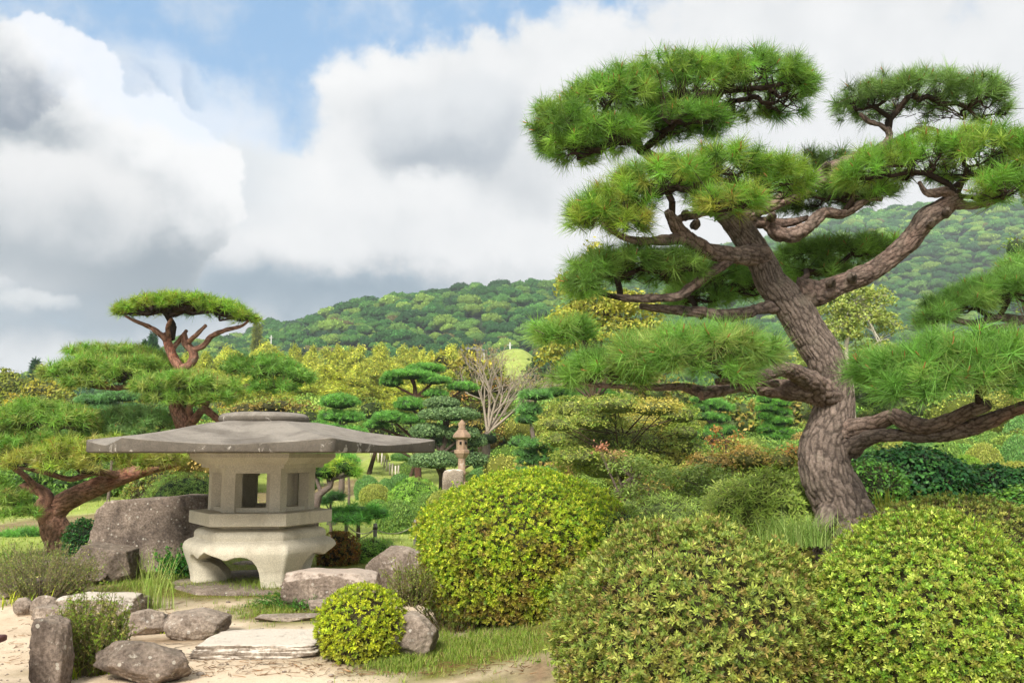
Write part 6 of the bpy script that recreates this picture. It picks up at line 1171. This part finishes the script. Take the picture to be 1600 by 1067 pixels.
# ---------------------------------------------------------------- bamboo grove
def bamboo_proto(k):
    mb = MB(); H = 8.0; lean = rng.normal(0, .35, 2); X = []; nn = []
    root = empty('bamboo', (0, 0, 0)); pts = np.array([[0, 0, -.5], [lean[0] * .1, lean[1] * .1, H * .5], [lean[0] * .6, lean[1] * .6, H * .85], [lean[0] * 1.5, lean[1] * 1.5, H * .99]])
    c = MB(); tube(c, pts, np.array([.05, .045, .03, .01]), 6, .6, lin(150, 160, 70) * .6); c.build('culm', BARK, root)
    n = 2600; u = rng.uniform(0, 1, n) ** .85; z = H * (.22 + .80 * u); prof = np.interp(u, [0, .25, .6, .85, 1], [.9, 1.25, 1.15, .75, .15]); g = rng.integers(0, 26, n); ga = rng.uniform(0, 6.28, 26)[g] + rng.normal(0, .2, n)
    gzv = rng.uniform(0, 1, 26)[g]; z = H * (.25 + .75 * gzv) + rng.normal(0, .2, n); u = np.clip((z / H - .22) / .78, 0, 1); prof = np.interp(u, [0, .25, .6, .85, 1], [.9, 1.25, 1.15, .8, .25])
    r = prof * rng.uniform(.1, 1.05, n) ** .6; bend = np.interp(z / H, [0, .5, .85, 1.05], [0, .1, .6, 1.6]); X = np.stack([lean[0] * bend + r * np.cos(ga), lean[1] * bend + r * np.sin(ga), z - .28 * r ** 2], 1)
    nr = np.stack([np.cos(ga), np.sin(ga), .25 + 0 * ga], 1); w = rng.uniform(0, 1, (n, 1)); tone = rng.uniform(.85, 1.12)
    cl = (lin(214, 208, 82) * w + lin(150, 176, 60) * (1 - w)) * tone; T_B = t_cards(5, 1.0, .24, 6, 1.1, .8); scatter(mb, T_B, X, nr, rng.uniform(.18, .34, n), cl * KF, .34, .22); mb.build('foliage', LEAF, root, smooth=False, kind='stuff')
    tag(root, 'tall feathery yellow green bamboo plume in the grove behind the garden', 'bamboo', 'bamboo plumes of the grove'); return root
protos = [bamboo_proto(k) for k in range(5)]; used = [False] * 5
def put(px, topy, d, s_min=.5):
    t_ = P(px, topy, d); g = gz(t_[0], d); s = max(.45, (t_[2] - g) / 8.0); k = rng.integers(0, 5)
    o = protos[k] if not used[k] else copy_tree(protos[k]); used[k] = True
    o.location = (t_[0], d, g); o.rotation_euler = (0, 0, rng.uniform(0, 6.28)); w = np.clip(s, .8, 1.25) * rng.uniform(1.05, 1.45); o.scale = (w, w, s)
for row, (d, ty, x0, x1, st) in enumerate([(84, 546, 300, 770, 25), (78, 548, 290, 790, 27), (70, 560, 300, 760, 29), (63, 568, 330, 730, 32), (56, 588, 340, 700, 36), (50, 606, 320, 640, 44)]):
    x = x0
    while x < x1:
        edge = 18 * sstep(x, 700, 790) + 18 * sstep(-x, -340, -290)
        put(x + rng.uniform(-8, 8), ty + rng.uniform(-9, 12) + float(edge) * (row < 2), d + rng.uniform(-2, 2)); x += st * 1.25 * rng.uniform(.75, 1.25)
# green broadleaf trees closing the right end of the grove
for i, (cx, cy, rx, ry, d, lab) in enumerate([(690, 580, 40, 34, 60, 'olive green tree merging with the bamboo above the discs'), (735, 572, 44, 36, 62, 'golden green tree at the right end of the bamboo grove'), (775, 596, 34, 30, 58, 'dark olive tree below the grassy knoll'), (840, 580, 26, 26, 75, 'small dark tree at the right foot of the grassy knoll'), (715, 610, 50, 24, 50, 'green tree behind the rust and olive maple')]):
    cr = [(cx, cy, rx * .6, ry * .62), (cx - rx * .5, cy + ry * .3, rx * .5, ry * .5), (cx + rx * .5, cy + ry * .25, rx * .5, ry * .5), (cx + rx * .1, cy + ry * .7, rx * .8, ry * .6), (cx, cy - ry * .5, rx * .4, ry * .4)]
    leaf_tree(lab, d, (cx, cy + 90), cr, [[lin(170, 164, 56), lin(140, 146, 50)], [lin(190, 176, 58), lin(160, 160, 56)], [lin(110, 124, 48), lin(132, 144, 52)], [lin(76, 108, 60), lin(92, 120, 66)], [lin(120, 142, 54), lin(100, 124, 50)]][i], leaf=.0060 * d, dens=13 * (38 / d) ** 2, tw=4, core=(.04, .045, .012))

# ---------------------------------------------------------------- low shrubbery mass on the garden slope
def shrubbery():
    c = bpy.data.collections.new('shrub_forms')
    for k in range(5):
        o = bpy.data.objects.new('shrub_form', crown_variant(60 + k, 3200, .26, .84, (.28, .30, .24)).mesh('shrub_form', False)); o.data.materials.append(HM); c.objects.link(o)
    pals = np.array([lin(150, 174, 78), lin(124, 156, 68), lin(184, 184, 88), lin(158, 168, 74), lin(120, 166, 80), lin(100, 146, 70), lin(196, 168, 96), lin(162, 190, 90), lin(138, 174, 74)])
    V = []; S = []
    for (x0, x1, d0, d1, n, h0, h1) in [(800, 1300, 23, 31, 110, .8, 1.5), (900, 1300, 13, 19, 46, .5, .9), (740, 1300, 34, 48, 100, 1.6, 3.0), (1340, 1720, 17, 30, 90, .6, 1.2), (1340, 1720, 32, 46, 60, 1.6, 3.2), (330, 530, 38, 50, 50, 1.6, 3.0), (560, 740, 46, 54, 40, 1.2, 2.2), (-80, 330, 24, 42, 110, 1.3, 2.8), (440, 500, 24, 36, 12, .7, 1.2)]:
        for i in range(n):
            d = rng.uniform(d0, d1); px = rng.uniform(x0, x1); x = P(px, 700, d)[0]; h = rng.uniform(h0, h1); V.append((x, d, gz(x, d) - .25 * h)); S.append(h / 5.2)
    V = np.array(V); n = len(V); tint = pals[rng.integers(0, len(pals), n)] * KF * .95 * np.exp(rng.normal(0, .1, (n, 1)))
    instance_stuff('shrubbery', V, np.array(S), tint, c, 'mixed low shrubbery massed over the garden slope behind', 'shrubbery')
shrubbery()
# ---------------------------------------------------------------- small lantern in the garden
def small_lantern():
    d = 22.6; b = P(721, 768, d); b[2] = gz(b[0], d); k = FPX / d; root = empty('garden_lantern', b, 'slender pinkish stone lantern standing before the disc clipped tree', 'stone lantern'); C_ = np.array([b[0], b[1], 0.])
    z = lambda py: P(721, py, d)[2]
    def part(name, prof, n=6, rnd=0.0, smooth=False):
        mb = MB(); hex_stack(mb, C_, R(20), [(r / k, zz) for r, zz in prof], rnd, n); mb.build(name, ST_PINK, root, smooth=smooth)
    part('base', [(0, z(752)), (12, z(752)), (14, z(756)), (15, z(764)), (15, b[2] - .1)], 12, 1)
    part('shaft', [(6.5, z(752)), (6, z(742)), (7.5, z(741)), (7.5, z(737)), (6, z(736)), (6, z(716))], 16, 1, True)
    part('platform', [(6, z(716)), (8, z(714)), (11, z(709)), (12, z(708)), (12, z(703)), (9.5, z(702))])
    part('fire_box', [(8.5, z(702)), (9, z(685)), (9, z(684))])
    th = R(20) - R(30); 
    for a in (0, 60):
        mb = MB(); q = R(20) - R(30) + R(a); c = C_ + [math.sin(q) * 8.2 / k, -math.cos(q) * 8.2 / k, z(692)]; boxm(mb, c, (.05, .03, .07), (.01, .01, .01), q); mb.build('window_shade_block', CORE, root)  # solid black box, painted stand-in for the shade in the window
    part('roof', [(0, z(684)), (12, z(685)), (14.5, z(683)), (13.5, z(679)), (9, z(674)), (6, z(671)), (0, z(671))])
    part('finial', [(6, z(671)), (6.5, z(669)), (5, z(667)), (6.4, z(664)), (6, z(661)), (3, z(658)), (.1, z(655))], 16, 1, True)
small_lantern()
# white stakes along the far path
STK = [(540, 676), (547, 675), (553, 676), (558, 678), (564, 680), (571, 682), (577, 684), (585, 686), (592, 687), (599, 688), (606, 690), (613, 692), (620, 694)]
proto = None
for i, (x, y) in enumerate([(579, 722), (582, 721), (587, 720), (591, 722), (596, 725), (600, 727), (604, 729), (609, 731), (613, 732), (618, 734), (622, 737)]):
    d = 36 - i * .7; p = P(x, y + 4, d); p[2] = gz(p[0], d)
    if proto is None:
        proto = MB(); boxm(proto, (0, 0, .22), (.05, .05, .46), lin(206, 196, 180), 0, .9); proto = proto.build('stake', WOOD); tag(proto, 'weathered white wooden stake in the row along the far path', 'stake', 'white stakes along the far path'); o = proto
    else: o = proto.copy(); COL.objects.link(o)
    o.location = tuple(p); o.rotation_euler = (rng.normal(0, .05), rng.normal(0, .05), rng.uniform(0, 1))
# rope fence: posts, and a rope of its own
posts = []
for i, (x, yb, yt, lab) in enumerate([(541, 830, 813, 'pale short rope fence post near the low soft pine'), (586, 844, 818, 'tallest grey rope fence post before the largest clipped ball'), (649, 832, 812, 'grey rope fence post at the right beside the golden azalea'), (523, 846, 832, 'grey post partly behind the lantern and reddish bush'), (676, 838, 824, 'end post of the rope fence against the azalea')]):
    d = [13.6, 12.0, 13.2, 12.2, 13.6][i]; p = P(x, yb, d); p[2] = gz(p[0], d) ; h = P(x, yt, d)[2] - p[2]; root = empty('rope_post', p, lab, 'fence post', 'rope fence posts'); mb = MB(); tube(mb, np.array([p - [0, 0, .1], p + [0, 0, h * .5], p + [0, 0, h - .01], p + [0, 0, h]]), np.array([.03, .028, .028, .024]), 10, .1, lin(150, 146, 136) * .7, .05); mb.build('shaft', WOOD, root)
    mb = MB(); tube(mb, np.array([p + [0, 0, h * .82], p + [0, 0, h * .9]]), np.array([.033, .033]), 10, .03, lin(90, 84, 70) * .6, 0); mb.build('rope_band', WOOD, root); posts.append(p + [0, 0, h * .84])
for a, b_, lab in [(3, 1, 'sagging rope from lantern side post to the tallest post'), (0, 1, 'short rope between the pale post and the tallest post'), (1, 2, 'curving pale rope from the tallest post to the right one'), (2, 4, 'last rope span ending in the azalea')]:
    A, B2 = posts[a], posts[b_]; t_ = np.linspace(0, 1, 9)[:, None]; X = A + (B2 - A) * t_ - np.array([0, 0, .10]) * (4 * t_ * (1 - t_)); mb = MB(); tube(mb, X, np.full(9, .007), 6, .05, lin(190, 184, 160) * .7); o = mb.build('fence_rope', WOOD); tag(o, lab, 'rope')
# far utility poles and roofs by the hill
for x, yt, yb, d, lab in [(424, 524, 545, 140, 'thin pole rising above the bamboo at left'), (797, 535, 548, 118, 'thin pole on the grassy knoll by the hill')]:
    p = P(x, yb, d); p[2] = gz(p[0], d); t_ = P(x, yt, d); root = empty('utility_pole', p, lab, 'pole'); mb = MB(); tube(mb, np.array([p, t_]), np.array([.14, .10]), 6, 2, lin(200, 200, 196)); mb.build('shaft', WOOD, root); mb = MB(); boxm(mb, t_ - [0, 0, .4], (.7, .08, .08), lin(190, 190, 186)); mb.build('crossarm', WOOD, root)
p = P(738, 549, 112); root = empty('hillside_hut', (p[0], p[1], gz(p[0], p[1])), 'small grey roofed hut just left of the grassy knoll', 'hut'); g = gz(p[0], p[1])
mb = MB(); boxm(mb, (p[0], p[1], p[2] - .9), (3.4, 2.4, 1.6), lin(170, 166, 160)); boxm(mb, (p[0], p[1], g + (p[2] - 1.7 - g) / 2), (3.2, 2.2, max(.2, p[2] - 1.7 - g)), lin(130, 120, 110)); mb.build('wall', WOOD, root, smooth=False)
mb = MB(); boxm(mb, (p[0], p[1], p[2] + .2), (4.0, 3.0, .6), lin(96, 96, 100), 0, .45); mb.build('roof', WOOD, root, smooth=False)
for dx in (-.9, .7):
    mb = MB(); boxm(mb, (p[0] + dx, p[1] - 1.22, p[2] - .8), (.8, .05, .7), lin(60, 62, 66)); mb.build('window', WOOD, root, smooth=False)
# bench end at the left edge
p = P(2, 1010, 4.75); g = gz(-3.2, 4.8); top = p[2]; x1 = P(13, 1010, 5.1)[0]; bc = lin(118, 80, 78) * .6
root = empty('wooden_bench', (x1 - .8, 4.9, g), 'dark brown bench end cut by the left picture edge', 'bench')
for i in range(3):
    mb = MB(); boxm(mb, (x1 - .8, 4.78 + i * .125, top - .02), (1.6, .115, .035), bc, 0, 1, .006); mb.build('seat_plank', WOOD, root, smooth=False)
for sx in (-.14, -1.46):
    for sy in (4.80, 5.01):
        mb = MB(); boxm(mb, (x1 + sx, sy, (g + top - .04) / 2), (.07, .07, top - .04 - g), bc * .8); mb.build('leg', WOOD, root, smooth=False)
mb = MB(); boxm(mb, (x1 - .8, 4.9, top - .09), (1.25, .05, .08), bc * .8); mb.build('rail', WOOD, root, smooth=False)
# stump in the lawn by the dwarf pine
p = P(520, 768, 17.0); p[2] = gz(p[0], 17.0); root = empty('stump', p, 'grey cut stump on the lawn behind the twisted dwarf pine', 'stump'); mb = MB(); tube(mb, np.array([p - [0, 0, .1], p + [0, 0, .15], p + [0, 0, .30]]), np.array([.13, .095, .085]), 16, .05, lin(150, 138, 124) * .6, .15); mb.build('trunk', BARK, root)
# fallen twigs on the path
mb = MB(); A = []; B_ = []
for k in range(50):
    q = onground(rng.uniform(250, 480), rng.uniform(1000, 1040)); a = rng.uniform(-1, 1); L = rng.uniform(.04, .22); A.append(q + [0, 0, .006]); B_.append(q + [math.cos(a) * L, math.sin(a) * L * .5, .012])
sticks(mb, A, B_, .002, .001, lin(110, 96, 84) * .6, 3); mb.build('fallen_twigs', TWIG, label='thin fallen twigs scattered on sand before the white slab', cat='twigs', kind='stuff')

# needle litter and dead leaves lying about
mb = MB(); A = []; B_ = []
for cx, cy, rx, ry, k in [(700, 1030, 130, 26, 260), (120, 1000, 110, 40, 160), (420, 1045, 150, 14, 200), (330, 940, 160, 30, 180), (1260, 850, 60, 12, 120)]:
    for i in range(k):
        q = onground(rng.uniform(cx - rx, cx + rx), rng.uniform(cy - ry, cy + ry)); a = rng.uniform(0, 3.14); L = rng.uniform(.03, .10); A.append(q + [0, 0, .008]); B_.append(q + [math.cos(a) * L, math.sin(a) * L, .010])
sticks(mb, A, B_, .0022, .0012, lin(150, 112, 76) * .6 * np.exp(rng.normal(0, .3, (len(A), 1))), 3); mb.build('fallen_needles', TWIG, label='brown fallen needles littering the path edges and grass', cat='litter', kind='stuff')
# ---------------------------------------------------------------- the air
def build_haze():
    m = bpy.data.materials.new('haze_air'); m.use_nodes = True; t = NT(m.node_tree); t.n.clear(); out = t.new('ShaderNodeOutputMaterial'); v = t.new('ShaderNodeVolumePrincipled')
    v.inputs['Color'].default_value = (.86, .93, 1.0, 1); v.inputs['Density'].default_value = HAZE; v.inputs['Anisotropy'].default_value = .1
    t.l.new(v.outputs[0], out.inputs['Volume']); mb = MB(); boxm(mb, (100, 560, 60), (2000, 1400, 142)); mb.build('haze', m, smooth=False, kind='stuff', label='thin pale air haze lying over garden and hills', cat='haze')
build_haze()
